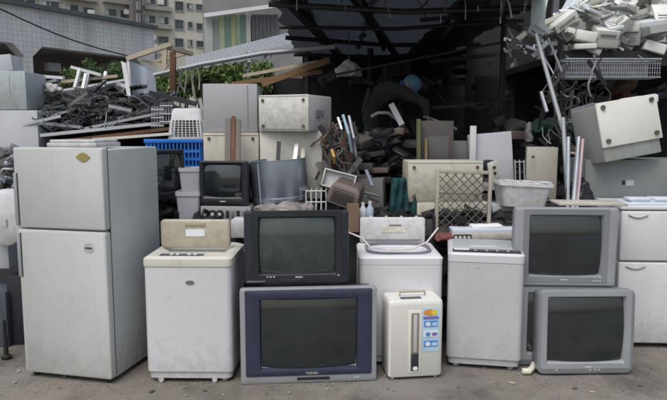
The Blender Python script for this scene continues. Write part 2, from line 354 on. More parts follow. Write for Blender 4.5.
# green and yellow clad building further right
O, loc = facade_frame(240, 30, 34, 12)
gb = thing("clad_building", "building clad in green and yellow vertical panels under a white roof bar", "building", O, (0, 0, 12))
s0, zt = loc(203, 2); s1, _ = loc(345, 2)
MB().box(s0, .3, 0, s1, 6, loc(240, -14)[1]).obj("wall", mat("clad_building_wall", (.2, .21, .21), .8, dirt=.4, var=.15, vscale=1, bump=0), gb)
stripes = [(204, 213, (.34, .36, .35)), (213, 219, (.2, .22, .22)), (219, 225, (.27, .33, .22)), (225, 231, (.12, .2, .15)), (231, 236, (.27, .28, .15)), (236, 241, (.2, .28, .2)), (241, 246, (.1, .16, .14)), (246, 251, (.38, .38, .36))]
for k, (a, c, cc) in enumerate(stripes):
    MB().box(loc(a, 30)[0], .1 if k % 2 else .06, loc(a, 62)[1], loc(c, 30)[0] - .01, .3, loc(a, 14)[1]).obj("panel", mat("cladding_%d" % k, cc, .6, dirt=.3, var=.12, vscale=1, bump=0), gb)
for k in range(7):
    a = 252 + k * 3.8
    MB().box(loc(a, 30)[0], .12, loc(a, 40)[1], loc(a + 3.4, 30)[0], .28, loc(a, 14)[1]).obj("slat", mat("louvre_dark", (.07, .075, .09), .6, var=.3, bump=0), gb)
mb = MB(); a = loc(204, 16.5); c = loc(281, 6); mb.bar((a[0], -.2, a[1]), (c[0], -.2, c[1]), .3, .2); mb.obj("roof_bar", white_pl, gb)

# arched, tiled arcade building
tile = bpy.data.materials.new("small_grey_wall_tile"); tile.use_nodes = True; n = tile.node_tree; N = n.nodes.new; L = n.links.new; b = n.nodes["Principled BSDF"]; tc = N("ShaderNodeTexCoord")
mp = N("ShaderNodeMapping"); mp.inputs["Rotation"].default_value = (R_(90), 0, 0); L(tc.outputs["Object"], mp.inputs[0])
bk = N("ShaderNodeTexBrick"); bk.offset = 0; L(mp.outputs[0], bk.inputs["Vector"])
bk.inputs["Scale"].default_value = 1; bk.inputs["Brick Width"].default_value = .19; bk.inputs["Row Height"].default_value = .19; bk.inputs["Mortar Size"].default_value = .018
bk.inputs["Color1"].default_value = (.55, .56, .59, 1); bk.inputs["Color2"].default_value = (.6, .61, .63, 1); bk.inputs["Mortar"].default_value = (.46, .465, .48, 1)
nn = N("ShaderNodeTexNoise"); nn.inputs["Scale"].default_value = .7; nn.inputs["Detail"].default_value = 6; L(tc.outputs["Object"], nn.inputs["Vector"])
st5 = nz(1.0, 6, .6, (1.6, 1, .25)); sr_ = ramp(st5.outputs[0], [(.42, (1, 1, 1)), (.72, (.68, .67, .66))])
col = mixc(1.0, mixc(.15, bk.outputs["Color"], nn.outputs["Color"], 'OVERLAY'), sr_.outputs[0], 'MULTIPLY'); L(col, b.inputs["Base Color"]); b.inputs["Roughness"].default_value = .5
bp = N("ShaderNodeBump"); bp.inputs["Strength"].default_value = .4; bp.inputs["Distance"].default_value = .01; L(bk.outputs["Fac"], bp.inputs["Height"]); bp.invert = True; L(bp.outputs[0], b.inputs["Normal"])
O, loc = facade_frame(152, 29, 29, 58)
ab = thing("arcade_building", "low building in pale grey tiles with wide chamfered arches and a dark coping", "building", O, (0, 0, 58))
zt = loc(100, 20)[1]; zs = loc(80, 51)[1]; sl = loc(-40, 20)[0]; sr = loc(154, 28)[0]
# openings between piers, chamfered corners
piers = [(-60, -52), (24.5, 33), (144, 154)]
def poly_prism(pts, y0, y1, name, m, par):
    q = MB(); q.loft([[(x, y0, z) for x, z in pts], [(x, y1, z) for x, z in pts]]); return q.obj(name, m, par)
pz = 0
ps = [loc(a, 60)[0] for a, _ in piers], [loc(b_, 60)[0] for _, b_ in piers]
outline = []
ch = .42
MB().box(sl, 0, zs, sr, .5, zt).obj("wall", tile, ab)
for a, c in zip(ps[0], ps[1]):
    # pier flares into the wall with chamfers on both sides
    poly_prism([(a, 0), (c, 0), (c, zs - ch), (c + ch, zs), (a - ch, zs), (a, zs - ch)], .003, .5, "pier", tile, ab)
MB().box(sl, -.18, zt, sr + .1, .7, zt + .16).obj("coping", mat("dark_green_coping", (.07, .09, .1), .6, dirt=.3, var=.2, bump=0), ab)
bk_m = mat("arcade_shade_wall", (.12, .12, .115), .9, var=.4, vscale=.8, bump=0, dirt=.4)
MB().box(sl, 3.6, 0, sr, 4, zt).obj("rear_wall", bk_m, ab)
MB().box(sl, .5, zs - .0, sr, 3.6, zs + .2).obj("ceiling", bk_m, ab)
MB().box(sr - .3, .5, 0, sr, 3.6, zs).obj("side_wall", tile, ab)
MB().box(sl, .5, zt - .15, sr, 8, zt - .02).obj("roof", apt_band, ab)
for a in (-2, 47, 68, 90, 112):
    s_ = loc(a, 60)[0]
    W = MB().box(s_, 3.5, 1.2, s_ + 1.5, 3.597, 3.6).obj("window", win_frame, ab); MB().box(s_ + .1, 3.48, 1.3, s_ + 1.4, 3.499, 3.5).obj("pane", win_glass, W)
s_, z_ = loc(66, 54); MB().box(s_, 1.2, z_ - .6, s_ + .6, 1.5, z_ - .25, .03).obj("air_conditioner", ac_grey, ab)
# power line
mb = MB(); a = P(-8, 5, 14); c = P(128, 56, 17); mb.tube([a.lerp(c, k / 12) + Vector((0, 0, -.12 * math.sin(math.pi * k / 12))) for k in range(13)], .018, 6)
single(mb, "power_cable", black, "thin black cable slung diagonally across the tiled wall of the arched building", "cable")

# ------------------------------------------------------------------ shrubs
leaf_m = mat("shrub_leaf", (.1, .16, .04), .6, var=.55, vscale=2.5, bump=0)
leaf_d = mat("dark_shrub_leaf", (.05, .095, .03), .6, var=.55, vscale=2.5, bump=0)
bark = mat("shrub_bark", (.09, .07, .05), .9, var=.3)
def shrub(label, u, vt, vb, Y, wpx, m, nl=1500, dens=1.0):
    c = P(u, vb, Y); top = P(u, vt, Y); wd = wpx / F * Y / 2; hgt = top.z - c.z
    root = thing("shrub", label, "shrub", (c.x, c.y, 0))
    mb = MB(); br = []
    for k in range(7):
        a = random.uniform(0, 6.28); e = Vector((math.cos(a) * wd * .7, math.sin(a) * wd * .5, c.z + hgt * random.uniform(.4, .9)))
        mb.tube([(0, 0, 0), (e.x * .25, e.y * .25, e.z * .55), e], .04, 6, .008); br.append(e)
    mb.obj("trunk", bark, root)
    mb = MB(); bm = mb.bm
    cl = [Vector((random.uniform(-1, 1) * wd * .85, random.uniform(-.6, .6) * wd, c.z + hgt * random.uniform(.05, .88))) for _ in range(24)]
    for i in range(int(nl * 2.2)):
        q = random.choice(cl); p = q + Vector([random.gauss(0, 1) for _ in range(3)]).normalized() * (random.random() ** .5) * hgt * .3
        s_ = random.uniform(.03, .07) * hgt ** .3
        e = Euler([random.uniform(0, 6.28) for _ in range(3)]).to_matrix()
        pts = [p + e @ Vector(t) * s_ for t in ((-1, 0, 0), (-.1, .45, .1), (1, 0, 0), (-.1, -.45, .1))]
        mb.quad(*pts)
    mb.obj("crown", m, root)
shrub("round green shrub under the arch of the tiled building", 112, 60, 84, 15, 52, leaf_d)
shrub("small bright green shrub beside the left pier of the arches", 73, 70, 86, 14, 22, leaf_m, 700)
shrub("broad yellow-green shrub below the corrugated roof strip", 214, 68, 92, 11, 62, leaf_m, 3400)
shrub("lower dark green shrub between white frame and grey sheet", 176, 72, 96, 11, 44, leaf_m, 2000)
shrub("green shrub right of the others under the corrugated strip", 252, 62, 88, 11.3, 44, leaf_m, 2000)

random.seed(106)
# ================================================================== DARK SHED
roof_m = mat("shed_roof_sheet", (.075, .082, .1), .55, metal=.2, dirt=.5, dcol=(.02, .02, .022), var=.35, vscale=1.2)
roof_t = roof_m.copy(); roof_t.name = "translucent_roof_sheet"; n = roof_t.node_tree
tr_ = n.nodes.new("ShaderNodeBsdfTranslucent"); tr_.inputs[0].default_value = (.2, .235, .29, 1); ms_ = n.nodes.new("ShaderNodeMixShader"); ms_.inputs[0].default_value = .07
n.links.new(n.nodes["Principled BSDF"].outputs[0], ms_.inputs[1]); n.links.new(tr_.outputs[0], ms_.inputs[2]); n.links.new(ms_.outputs[0], n.nodes["Material Output"].inputs[0])
shed = thing("open_shed", "dark open-fronted shed roofed with blue-grey sheets over the scrap heap", "shed", (0, 0, 0))
def corr(mb, x0, x1, y0, y1, z0, z1, pitch=.12, amp=.015):
    n_ = int((x1 - x0) / pitch * 2); rows = []
    for (y, z) in ((y0, z0), (y1, z1)):
        rows.append([mb.bm.verts.new((x0 + (x1 - x0) * i / n_, y, z + (amp if i % 2 else -amp))) for i in range(n_ + 1)])
    for i in range(n_): mb.bm.faces.new((rows[0][i], rows[0][i + 1], rows[1][i + 1], rows[1][i]))
zr = 3.02
for k, (xa, xb, mt, ph) in enumerate(((-.62, .42, roof_t, 1.0), (.36, 1.32, roof_t, 5.3), (1.26, 2.08, roof_m, 9.1))):
    mb = MB(); nx_, ny_ = 22, 60; gv = []
    from mathutils import noise
    for j in range(ny_ + 1):
        row = []
        for i in range(nx_ + 1):
            a_, b_ = i / nx_, j / ny_; x = xa + (xb - xa) * a_; ed = noise.noise(Vector((x * 5, ph, 0))) * .28 + noise.noise(Vector((x * 17, ph, 3))) * .08
            y = 5.72 + ed * (1 - b_) ** 2 + 5.6 * b_; x += noise.noise(Vector((y * 3, ph, 7))) * .06 * (1 if a_ in (0, 1) else .3)
            z = zr + .012 * k + noise.noise(Vector((x * 1.6, y * 1.1, ph))) * .1 + noise.noise(Vector((x * 7, y * 4, ph))) * .03 - .06 * math.sin(math.pi * a_) * abs(math.sin(y * 1.9))
            row.append(mb.bm.verts.new((x, y, z)))
        gv.append(row)
    for j in range(ny_):
        for i in range(nx_): mb.bm.faces.new((gv[j][i], gv[j][i + 1], gv[j + 1][i + 1], gv[j + 1][i]))
    mb.obj("roof_cover", mt, shed, ang=80)
mb = MB(); corr(mb, -.9, 2.3, 11.2, 11.25, 0, 3.1); mb2 = mb
mb.bm.free(); mb = MB().box(-2.0, 11.25, 0, 5.5, 11.35, 2.62); mb.obj("rear_wall", mat("shade_black_wall", (.011, .011, .013), .9, var=.4), shed)  # shade under the roof is put into the walls' near-black colour
MB().box(-.55, 11.2, 2.62, 5.5, 11.34, 3.2).obj("rear_gable", MATS["shade_black_wall"], shed)
for (y0_, y1_, z_, r_) in ((6.1, 6.35, .1, .03), (7.3, 6.9, .13, .022), (8.2, 8.9, .12, .03), (9.9, 9.7, .14, .03)):
    MB().tube([(-.62, y0_, zr - z_), (.7, (y0_ + y1_) / 2, zr - z_ - .05), (2.06, y1_, zr - z_ + .01)], r_, 7).obj("cross_pole", scrap_dark, shed)
for k in range(26):
    x = random.uniform(-.6, 2.0); y = random.uniform(5.75, 6.6); ln = random.uniform(.06, .3); q = MB(); dx_ = random.uniform(-.08, .08)
    q.tube([(x, y, zr - .02), (x + dx_, y - .02, zr - ln * .5), (x + dx_ * random.uniform(0, 2), y, zr - ln)], random.uniform(.004, .012), 5); q.obj("hanging_rag", (scrap_dark, shade, pipe_grey)[k % 3], shed)
def beam(u0, v0, Y0, u1, v1, Y1, w_=.09, nm="rafter", m=None, par=shed):
    q = MB(); q.bar(P(u0, v0, Y0), P(u1, v1, Y1), w_, w_); return q.obj(nm, m or scrap_dark, par)
beam(282, -6, 5.9, 345, 62, 10.4, .08); beam(352, -6, 5.9, 398, 58, 10.4, .07); beam(362, -6, 6.1, 384, 50, 9.0, .04); beam(300, -5, 6.0, 322, 42, 9.2, .07)
beam(480, -6, 5.9, 430, 58, 10.4, .1)
beam(318, 78, 7.6, 540, 35, 7.6, .025, "brace"); beam(430, 62, 8.5, 560, 47, 8.5, .05, "brace"); beam(420, 20, 7.0, 520, 12, 6.8, .04, "brace")
MB().tube([(1.93, 7.2, 0), (1.93, 7.2, zr)], .035, 8).obj("post", shade, shed)
MB().tube([(-.42, 10.3, 0), (-.42, 10.3, zr)], .05, 8).obj("post", scrap_dark, shed)
MB().tube([(.6, 10.3, 0), (.6, 10.3, zr)], .05, 8).obj("post", scrap_dark, shed)
MB().box(1.6, 6.9, 0, 5.5, 6.96, 2.48).obj("partition", MATS["shade_black_wall"], shed) if False else None
# blue-grey column at top right of the shed
c = P(538, 20, 6.3); MB().box(c.x - .07, 6.3, P(538, 31, 6.3).z, c.x + .07, 6.42, 3.4).obj("column", blue_grey, shed)

# corrugated pale roof strip of the neighbouring lean-to (ribs are real)
lean = thing("lean_to", "pale ribbed roof strip sloping up to the right above the green shrubs", "roof", (0, 0, 0))
a0, a1 = P(186, 68, 12), P(308, 39, 12); b0, b1 = P(186, 58, 13.6), P(300, 30, 13.6)
mb = MB(); nr = 52
mb.loft([[a0, a1, b1, b0], [p + Vector((0, 0, -.03)) for p in (a0, a1, b1, b0)]]); mb.obj("sheet", mat("pale_roof_sheet", (.36, .38, .4), .5, dirt=.5, dcol=(.25, .25, .25), var=.1, vscale=4), lean)
for k in range(nr):
    t = (k + .5) / nr; q = MB(); q.bar(a0.lerp(a1, t) + Vector((0, 0, .003)), b0.lerp(b1, t) + Vector((0, 0, .003)), .022, .014); q.obj("rib", mat("roof_rib_shadow_grey", (.2, .21, .23), .6, var=.2), lean)
mb = MB(); mb.bar(a0 + Vector((0, -.05, -.08)), a1 + Vector((0, -.05, -.08)), .05, .1); mb.obj("gutter", ac_grey, lean)
for u, v1 in ((243, 86), (262, 84)):
    q = MB(); q.bar(P(u + 4, 52, 12), P(u, v1, 12), .05, .05); q.bar(P(u + 10, 50, 12), P(u + 5, v1, 12), .02, .02); q.obj("strut", pipe_grey, lean)
# long conduit resting across the left piles
mb = MB(); mb.tube([P(60, 92, 7.6), P(140, 78.5, 7.6), P(200, 64.5, 7.6), P(262, 53.5, 7.6), P(335, 47, 7.6)], .028, 8)
single(mb, "long_pipe", pipe_grey, "long grey pipe running up from the left heap to the shed roof", "pipe")
mb = MB(); mb.bar(P(262, 84, 9.2), P(330, 60, 9.2), .06, .09); single(mb, "steel_beam", orange_rust, "orange rusty steel beam slanting under the shed roof edge", "beam")
mb = MB(); mb.bar(P(232, 84, 9.6), P(322, 72, 9.4), .05, .06); single(mb, "steel_beam", orange_rust, "lower orange timber-like beam below the slanting rusty beam", "beam")
mb = MB(); mb.bar(P(243, 76, 9.9), P(318, 62, 9.8), .05, .05); single(mb, "steel_beam", wood_pale, "thin pale batten just above the orange beams", "beam")

random.seed(105)
# ================================================================== SCRAP HEAP (stuff): carries the things stacked on it
def heap_h(x, y):
    front = 4.92
    if x < -1.15: front = 5.15
    t = max(0, min(1, (y - front) / .16)); base = 1.02
    if .6 < x < 1.5: base = .82 if y < 5.05 else 1.02
    if x < -1.9: base = 1.0; t = max(0, min(1, (y - 5.5) / .3))
    h = base * t
    if y > 5.5: h += min(1, (y - 5.5) / .5) * (.34 if x < -1.05 else .05)
    if x < -1.5 and y > 5.9: h += min(.5, (y - 5.9) * .8)
    if y > 6.3 and x > -.4: h += .12
    if x < -.6 and y > 8.2: h = max(.6, h - (y - 8.2) * .6)
    return h
from mathutils import noise
bm = bmesh.new(); xs = [-4.6 + .09 * i for i in range(112)]; ys = [4.9 + .08 * j for j in range(76)]; rows = []
for y in ys:
    rows.append([bm.verts.new((x, y, heap_h(x, y) + noise.noise(Vector((x * 3, y * 3, 0))) * .05 - .03)) for x in xs])
for j in range(len(ys) - 1):
    for i in range(len(xs) - 1): bm.faces.new((rows[j][i], rows[j][i + 1], rows[j + 1][i + 1], rows[j + 1][i]))
for i in range(2600):      # broken pieces bristling out of the heap
    x = random.uniform(-4.4, 5); y = random.choice((random.uniform(4.95, 5.6), random.uniform(5, 9)))
    z = heap_h(x, y) * random.uniform(.3, 1) if y < 5.2 else heap_h(x, y)
    if z < .02: continue
    M = Matrix.Translation((x, y, z - .03)) @ Euler([random.uniform(-.6, .6) for _ in range(2)] + [random.uniform(0, 3.14)]).to_matrix().to_4x4()
    s_ = random.choice(((.25, .02, .02), (.12, .1, .03), (.08, .05, .05), (.3, .035, .006), (.14, .1, .004)))
    k = random.uniform(.6, 1.4)
    q = bmesh.ops.create_cube(bm, size=1, matrix=M @ Matrix.Diagonal((s_[0] * k, s_[1] * k, s_[2] * k, 1)))
mb = MB(); mb.bm.free(); mb.bm = bm; o = mb.obj("scrap", scrap_dark, ang=20); kind(o, 'stuff'); o['label'] = 'shade-dark mass of broken scrap filling the shed between the appliances'

# ================================================================== APPLIANCE BUILDERS
def four(w_, d_, inset=.05): return [(-w_ / 2 + inset, inset), (w_ / 2 - inset, inset), (-w_ / 2 + inset, d_ - inset), (w_ / 2 - inset, d_ - inset)]
def knobs(root, pts, r=.012, m=black, name="screw", y=0.0, d=.012):
    for (x, z) in pts: MB().disc(x, y, z, r, r, d, 12).obj(name, m, root)

# ---- tall fridge on the left
fA0, fA1 = G(26, 376), G(112, 385)
wd = (fA1 - fA0).length; yaw = math.degrees(math.atan2(fA1.y - fA0.y, fA1.x - fA0.x)); c = (fA0 + fA1) / 2
D = .72; Hf = 1.615
fr = thing("refrigerator", "tall pale grey two-door refrigerator standing on the far left of the front row", "refrigerator", (c.x, c.y, 0), (0, 0, yaw))
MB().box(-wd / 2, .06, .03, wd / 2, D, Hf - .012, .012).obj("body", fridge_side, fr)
MB().box(-wd / 2 + .03, .1, .015, wd / 2 - .03, D - .05, .05).obj("plinth", darkgap, fr)
zs = 1.06
def door(z0, z1, hz0, hz1):
    # door slab with a notched vertical handle channel on the left
    m_ = MB(); x0, x1 = -wd / 2, wd / 2
    prof = rr2(0, 0, 1, 1, .01, 3)
    m_.loft([[(x * (wd - 2 * i), y, z * ((z1 - z0) - 2 * i) + (z0 + z1) / 2) for x, z in rr2(0, 0, 1, 1, .02, 3)] for y, i in ((.055, 0), (.012, 0), (.004, .003), (0, .01))])
    return m_.obj("door", fridge_white, fr)
d1 = door(zs + .006, Hf, 0, 0); d2 = door(.034, zs - .006, 0, 0)
for o_, z0, z1 in ((d1, 1.08, 1.44), (d2, .72, 1.03)):
    MB().box(-wd / 2 - .006, -.005, z0, -wd / 2 + .02, .03, z1, .004).obj("handle", ac_grey, o_)
    MB().box(-wd / 2 + .0225, -.0025, z0, -wd / 2 + .029, .01, z1).obj("handle_shadow", darkgap, o_)  # dark strip painting the shadow of the handle recess
MB().box(wd / 2 - .02, .056, .05, wd / 2 + .002, .06, Hf).obj("gasket", darkgap, fr)
o = MB(); o.loft([[(.2 + .055 * a, y, 1.553 + .032 * b_) for a, b_ in ((-1, 0), (-.45, .75), (0, 1), (.45, .75), (1, 0), (.45, -.75), (0, -1), (-.45, -.75))] for y in (.001, -.004)]); o.obj("badge", gold, d1)
stk = MB().disc(.21, .001, .945, .04, .035, .003).obj("sticker", mat("round_sticker", (.42, .43, .44), .6, var=.2, vscale=30), d2)
MB().box(.185, -.004, .94, .235, -.0021, .95, M=None).obj("print", darkgap, d2)
for x, y in four(wd, D): MB().lathe([(.02, 0), (.022, .015), (.02, .03)], 10, (x, y), (True, True)).obj("foot", black, fr)
# lid on top
c = P(80, 147, 4.35); mb = MB(); mb.box(-.19, 0, 0, .19, .3, .03, .008); mb.box(-.175, .01, .03, .175, .29, .05, .008)
q = single(mb, "plastic_cover", white_pl, "thin white plastic lid lying on top of the tall refrigerator", "lid", (c.x, 4.2, Hf + .0), (0, 0, yaw))

# ---- washers
def washer(label, cx, Y, w_, h_, d_, yaw, body_m, top_m, name="washing_machine", lid=None, badge_u=None, group=None):
    t = thing(name, label, "washing machine", (cx, Y, 0), (0, 0, yaw), group)
    hc = h_ - .07
    lo = lambda z, i, r=.04: [(x, y, z) for x, y in rr2(0, d_ / 2, w_ - 2 * i, d_ - 2 * i, r, 4)]
    MB().loft([lo(.075, .006), lo(.08, 0), lo(hc - .004, 0), lo(hc, .004)]).obj("body", body_m, t)
    MB().loft([lo(.03, .012), lo(.072, .012)]).obj("skirt", body_m, t)
    for x, y in four(w_, d_, .07): MB().lathe([(.022, -.004), (.024, .01), (.02, .03)], 10, (x, y), (True, True)).obj("foot", white_pl, t)
    return t, hc, lo
# first washer: cream collar, lid standing up at the back
a = G(146, 384); bb = G(232.5, 384.5); w1 = bb.x - a.x; cx = (a.x + bb.x) / 2; Y1 = a.y + .02
z1 = P(180, 257, Y1).z
t, hc, lo = washer("white top-loading washing machine with cream collar next to the tall refrigerator", cx, Y1, w1, z1, .56, -1, washer_white, cream)
d_ = .56
mb = MB(); mb.loft([lo(hc + .003, -.004), lo(hc + .02, -.006), lo(hc + .055, -.004), lo(z1 - .008, .006, .05), lo(z1, .02, .06), lo(z1 - .002, .06, .05), lo(z1 - .03, .1, .05)], True, True)
mb.obj("collar", cream_pale, t)
mb = MB(); mb.box(-w1 / 2 + .1, .035, z1 - .012, w1 / 2 - .2, .1, z1 + .004, .004); o = mb.obj("control_panel", panel_dk, t)
for k in range(7): MB().box(-w1 / 2 + .13 + k * .04, .05, z1 + .004, -w1 / 2 + .152 + k * .04, .07, z1 + .008).obj("button", label_white if k % 3 else badge, o)
MB().disc(-.012 + .03, .0005, z1 - .175, .03, .014, .006).obj("badge", badge, t)
for sx in (-1, 1): MB().disc(sx * .0 + (-.2 if sx < 0 else .17), .015, .022, .018, .02, .01, 10).obj("levelling_foot", white_pl, t)
# the opened lid standing on it
lx, lz, lw, lh = R(160, 219, 229.5, 247, Y1 + .3)
m_ = MB(); m_.loft([[(x, y, z) for x, z in rr2(lx - cx, lh / 2, lw - 2 * i, lh - 2 * i, .025, 4)] for y, i in ((.33, 0), (.302, 0), (.295, .006), (.293, .012))])
lid = m_.obj("lid", cream, t, loc=(0, 0, z1 + .004)); 
MB().box(lx - cx - .075, .286, lh - .045, lx - cx + .075, .3, lh - .02, .004).obj("grip", mat("shaded_cream_plastic", (.36, .32, .22), .6), lid)
MB().box(lx - cx - .068, .2905, lh * .42, lx - cx + .068, .2925, lh * .42 + .05).obj("label", label_white, lid)
# second washer: lid open, drum rim showing
a = G(359, 366); bb = G(441, 366); cx = (a.x + bb.x) / 2; w2 = bb.x - a.x; Y2 = a.y; z2 = P(398, 256, Y2).z
t, hc, lo = washer("white washing machine with its lid propped open behind the small cream dehumidifier", cx, Y2, w2, z2, .57, 0, washer_white, washer_white)
mb = MB(); d_ = .57
mb.loft([lo(hc + .003, .0), lo(z1 * 0 + z2 - .02, -.003), lo(z2 - .006, .008), lo(z2, .025)] + [[(x, y, z) for x, y in rr2(0, .28, w_, dd, r_, 4)] for w_, dd, r_, z in ((w2 - .13, .4, .14, z2 - .004), (w2 - .16, .37, .14, z2 - .02), (w2 - .2, .33, .14, z2 - .16))], True, True)
mb.obj("collar", white_pl, t)
rim = MB(); rim.loft([[(x, y, z) for x, y in rr2(0, .28, w_, dd, .14, 6)] for w_, dd, z in ((w2 - .11, .42, z2 - .001), (w2 - .11, .42, z2 + .012), (w2 - .145, .385, z2 + .012), (w2 - .145, .385, z2 - .01))], False, False)
rim.obj("rim", mat("mauve_grey_rubber", (.2, .19, .24), .6), t)
lx, lz, lw, lh = R(360, 218, 425, 243, Y2 + .5)
lid = MB(); lid.loft([[(x, y, z) for x, z in rr2(lx - cx, lh / 2, lw - 2 * i, lh - 2 * i, .02, 4)] for y, i in ((.53, 0), (.50, 0), (.495, .006))]); lid = lid.obj("lid", white_pl, t, loc=(0, 0, z2 + .004))
MB().box(lx - cx - lw / 2 + .03, .49, .02, lx - cx + lw / 2 - .03, .4945, .03).obj("seam", ac_grey, lid)
MB().box(lx - cx - .03, .4925, lh - .065, lx - cx + .07, .4945, lh - .055).obj("print", mat("brown_print", (.2, .15, .1), .7), lid)
MB().box(lx - cx - .09, .4925, lh - .12, lx - cx + .1, .494, lh - .075).obj("faded_sticker", mat("faded_sticker", (.62, .58, .5), .7, var=.2, vscale=25), lid)
for k in range(4): MB().box(lx - cx - lw / 2 + .08 + k * .12, .5, lh, lx - cx - lw / 2 + .1 + k * .12, .52, lh + .012).obj("hinge_tab", white_pl, lid)
# plastic strip trailing over the collar
st = MB(); pts = [P(345, 231, Y2 + .15), P(362, 238, Y2 + .1), P(370, 247, Y2 + .06), P(392, 250, Y2 + .05), P(412, 249, Y2 + .08), P(427, 242, Y2 + .2), P(438, 228, Y2 + .32)]
pts = [Vector((p.x, p.y, max(p.z, z2 + .02))) for p in pts]
st.tube(pts, .007, 6); o = single(st, "plastic_strip", mat("pink_white_plastic", (.68, .6, .6), .5, var=.25, vscale=12), "pinkish white plastic strip draped over the open washing machine", "plastic strip")
# third washer
a = G(446, 367); bb = G(521, 372); w3 = (bb - a).length; yaw3 = math.degrees(math.atan2(bb.y - a.y, bb.x - a.x)); c = (a + bb) / 2; z3 = P(480, 253.5, c.y).z
t, hc, lo = washer("light grey washing machine with closed lid, between open washer and silver televisions", c.x, c.y, w3, z3, .56, yaw3, washer_grey, washer_grey)
d_ = .56
MB().loft([lo(hc + .003, -.002), lo(z3 - .015, -.004), lo(z3 - .003, .004), lo(z3, .012)]).obj("collar", washer_white, t)
pn = MB().box(-w3 / 2 + .03, .025, z3 - .004, w3 / 2 - .02, .12, z3 + .007, .004).obj("control_panel", panel_bl, t)
MB().box(-w3 / 2 + .04, .07, z3 + .007, -w3 / 2 + .15, .115, z3 + .0105).obj("label", label_white, pn)
for k in range(9): MB().box(-.12 + k * .038, .06, z3 + .007, -.1 + k * .038, .08, z3 + .011).obj("button", badge_lt if k % 2 else badge, pn)
ld = MB().box(-w3 / 2 + .04, .135, z3 + .0, w3 / 2 - .05, .5, z3 + .014, .006).obj("lid", mat("grey_green_lid", (.4, .44, .44), .4, dirt=.3, var=.08), t)
MB().box(-w3 / 2 + .16, .16, z3 + .014, w3 / 2 - .17, .19, z3 + .022, .006).obj("grip", washer_white, ld)
MB().disc(-.06, .001, z3 - .11, .02, .003, .002).obj("scratch", ac_grey, t)

# ---- televisions
def television(label, cx, Y, zb, w_, h_, d_, yaw, frame_m, back_m, scr, inner_m=None, badge_=None, roll=0, group=None, corner=.02, strip=None, buttons=None, pitch=0, text=None, glass_m=None):
    """scr = (x0,z0,x1,z1) fractions of the face taken up by the glass"""
    t = thing("television", label, "television", (cx, Y, zb), (pitch, roll, yaw), group)
    x0, x1 = (scr[0] - .5) * w_, (scr[2] - .5) * w_; s0, s1 = scr[1] * h_, scr[3] * h_; sw, sh = x1 - x0, s1 - s0; sx, sz = (x0 + x1) / 2, (s0 + s1) / 2
    m_ = MB(); L_ = []
    for y, i in ((.09, .012), (.05, 0), (.012, 0), (.003, .003), (0, .009)): L_.append([(x, y, z) for x, z in rr2(0, h_ / 2, w_ - 2 * i, h_ - 2 * i, corner, 5)])
    for y, g_ in ((.0, .022), (.006, .012), (.028, .0)): L_.append([(x, y, z) for x, z in rr2(sx, sz, sw + 2 * g_, sh + 2 * g_, .012, 5)])
    m_.loft(L_, True, False); b_ = m_.obj("bezel", frame_m, t)
    if inner_m:
        g0 = .055
        m_ = MB(); m_.loft([[(x, y, z) for x, z in rr2(sx, sz, sw + 2 * g_, sh + 2 * g_, .012, 5)] for y, g_ in ((.002, g0), (-.003, g0 - .003), (-.003, .014), (.006, .006), (.027, .001))], False, False)
        m_.obj("screen_surround", inner_m, t)
    m_ = MB(); NX, NZ = 16, 12; gv = []
    for j in range(NZ + 1):
        zz = j / NZ * 2 - 1; row = []
        for i in range(NX + 1):
            xx = i / NX * 2 - 1; e_ = .985 + .015 * (1 - xx * xx * zz * zz)
            row.append(m_.bm.verts.new((sx + xx * e_ * (sw / 2 + .003), .031 - .05 * (1 - .5 * xx * xx - .5 * zz * zz), sz + zz * e_ * (sh / 2 + .003))))
        gv.append(row)
    for j in range(NZ):
        for i in range(NX): m_.bm.faces.new((gv[j][i], gv[j][i + 1], gv[j + 1][i + 1], gv[j + 1][i]))
    m_.obj("screen", glass_m or glass_scr, t, ang=80)
    # tapering tube housing
    m_ = MB(); m_.loft([[(x, y, z) for x, z in rr2(0, zc, ww, hh, .03, 5)] for y, ww, hh, zc in ((.088, w_ - .03, h_ - .03, h_ / 2), (.17, w_ - .04, h_ - .04, h_ / 2), (.24, w_ * .82, h_ * .8, h_ * .46), (d_ * .8, w_ * .6, h_ * .62, h_ * .4), (d_, w_ * .5, h_ * .5, h_ * .36))])
    hs_ = m_.obj("housing", back_m, t)
    for k in range(6): MB().box(-w_ * .25, d_ * .55, 0, w_ * .25, d_ * .56, .006).obj("vent", darkgap, hs_).location = (0, k * .02, h_ * .72) if k else (0, 0, h_ * .72)
    if badge_: MB().box(badge_[0] * w_ - .025, -.0045, badge_[1] * h_ - .004, badge_[0] * w_ + .025, .0015, badge_[1] * h_ + .004, .0015).obj("badge", badge_lt, b_)
    if text:
        cu = bpy.data.curves.new("lettering", 'FONT'); cu.body = text[0]; cu.size = text[3]; cu.align_x = 'CENTER'; cu.extrude = .001
        cu.materials.append(badge_lt); tmp = bpy.data.objects.new("t", cu); C.objects.link(tmp); bpy.context.view_layer.update()
        me = bpy.data.meshes.new_from_object(tmp.evaluated_get(bpy.context.evaluated_depsgraph_get())); me.name = "lettering"; bpy.data.objects.remove(tmp); o = bpy.data.objects.new("lettering", me); C.objects.link(o); o.parent = b_; o.location = (text[1] * w_, -.0085, text[2] * h_); o.rotation_euler = (R_(90), 0, 0)
    if strip:
        for (a_, c_, e_, f_, mm) in strip: MB().box((a_ - .5) * w_, -.006, c_ * h_, (e_ - .5) * w_, .012, f_ * h_, .002).obj("trim", mm, b_)
    if buttons:
        for (a_, c_) in buttons: MB().disc((a_ - .5) * w_, .001, c_ * h_, .007, .005, .007, 10).obj("button", badge_lt, b_)
    return t
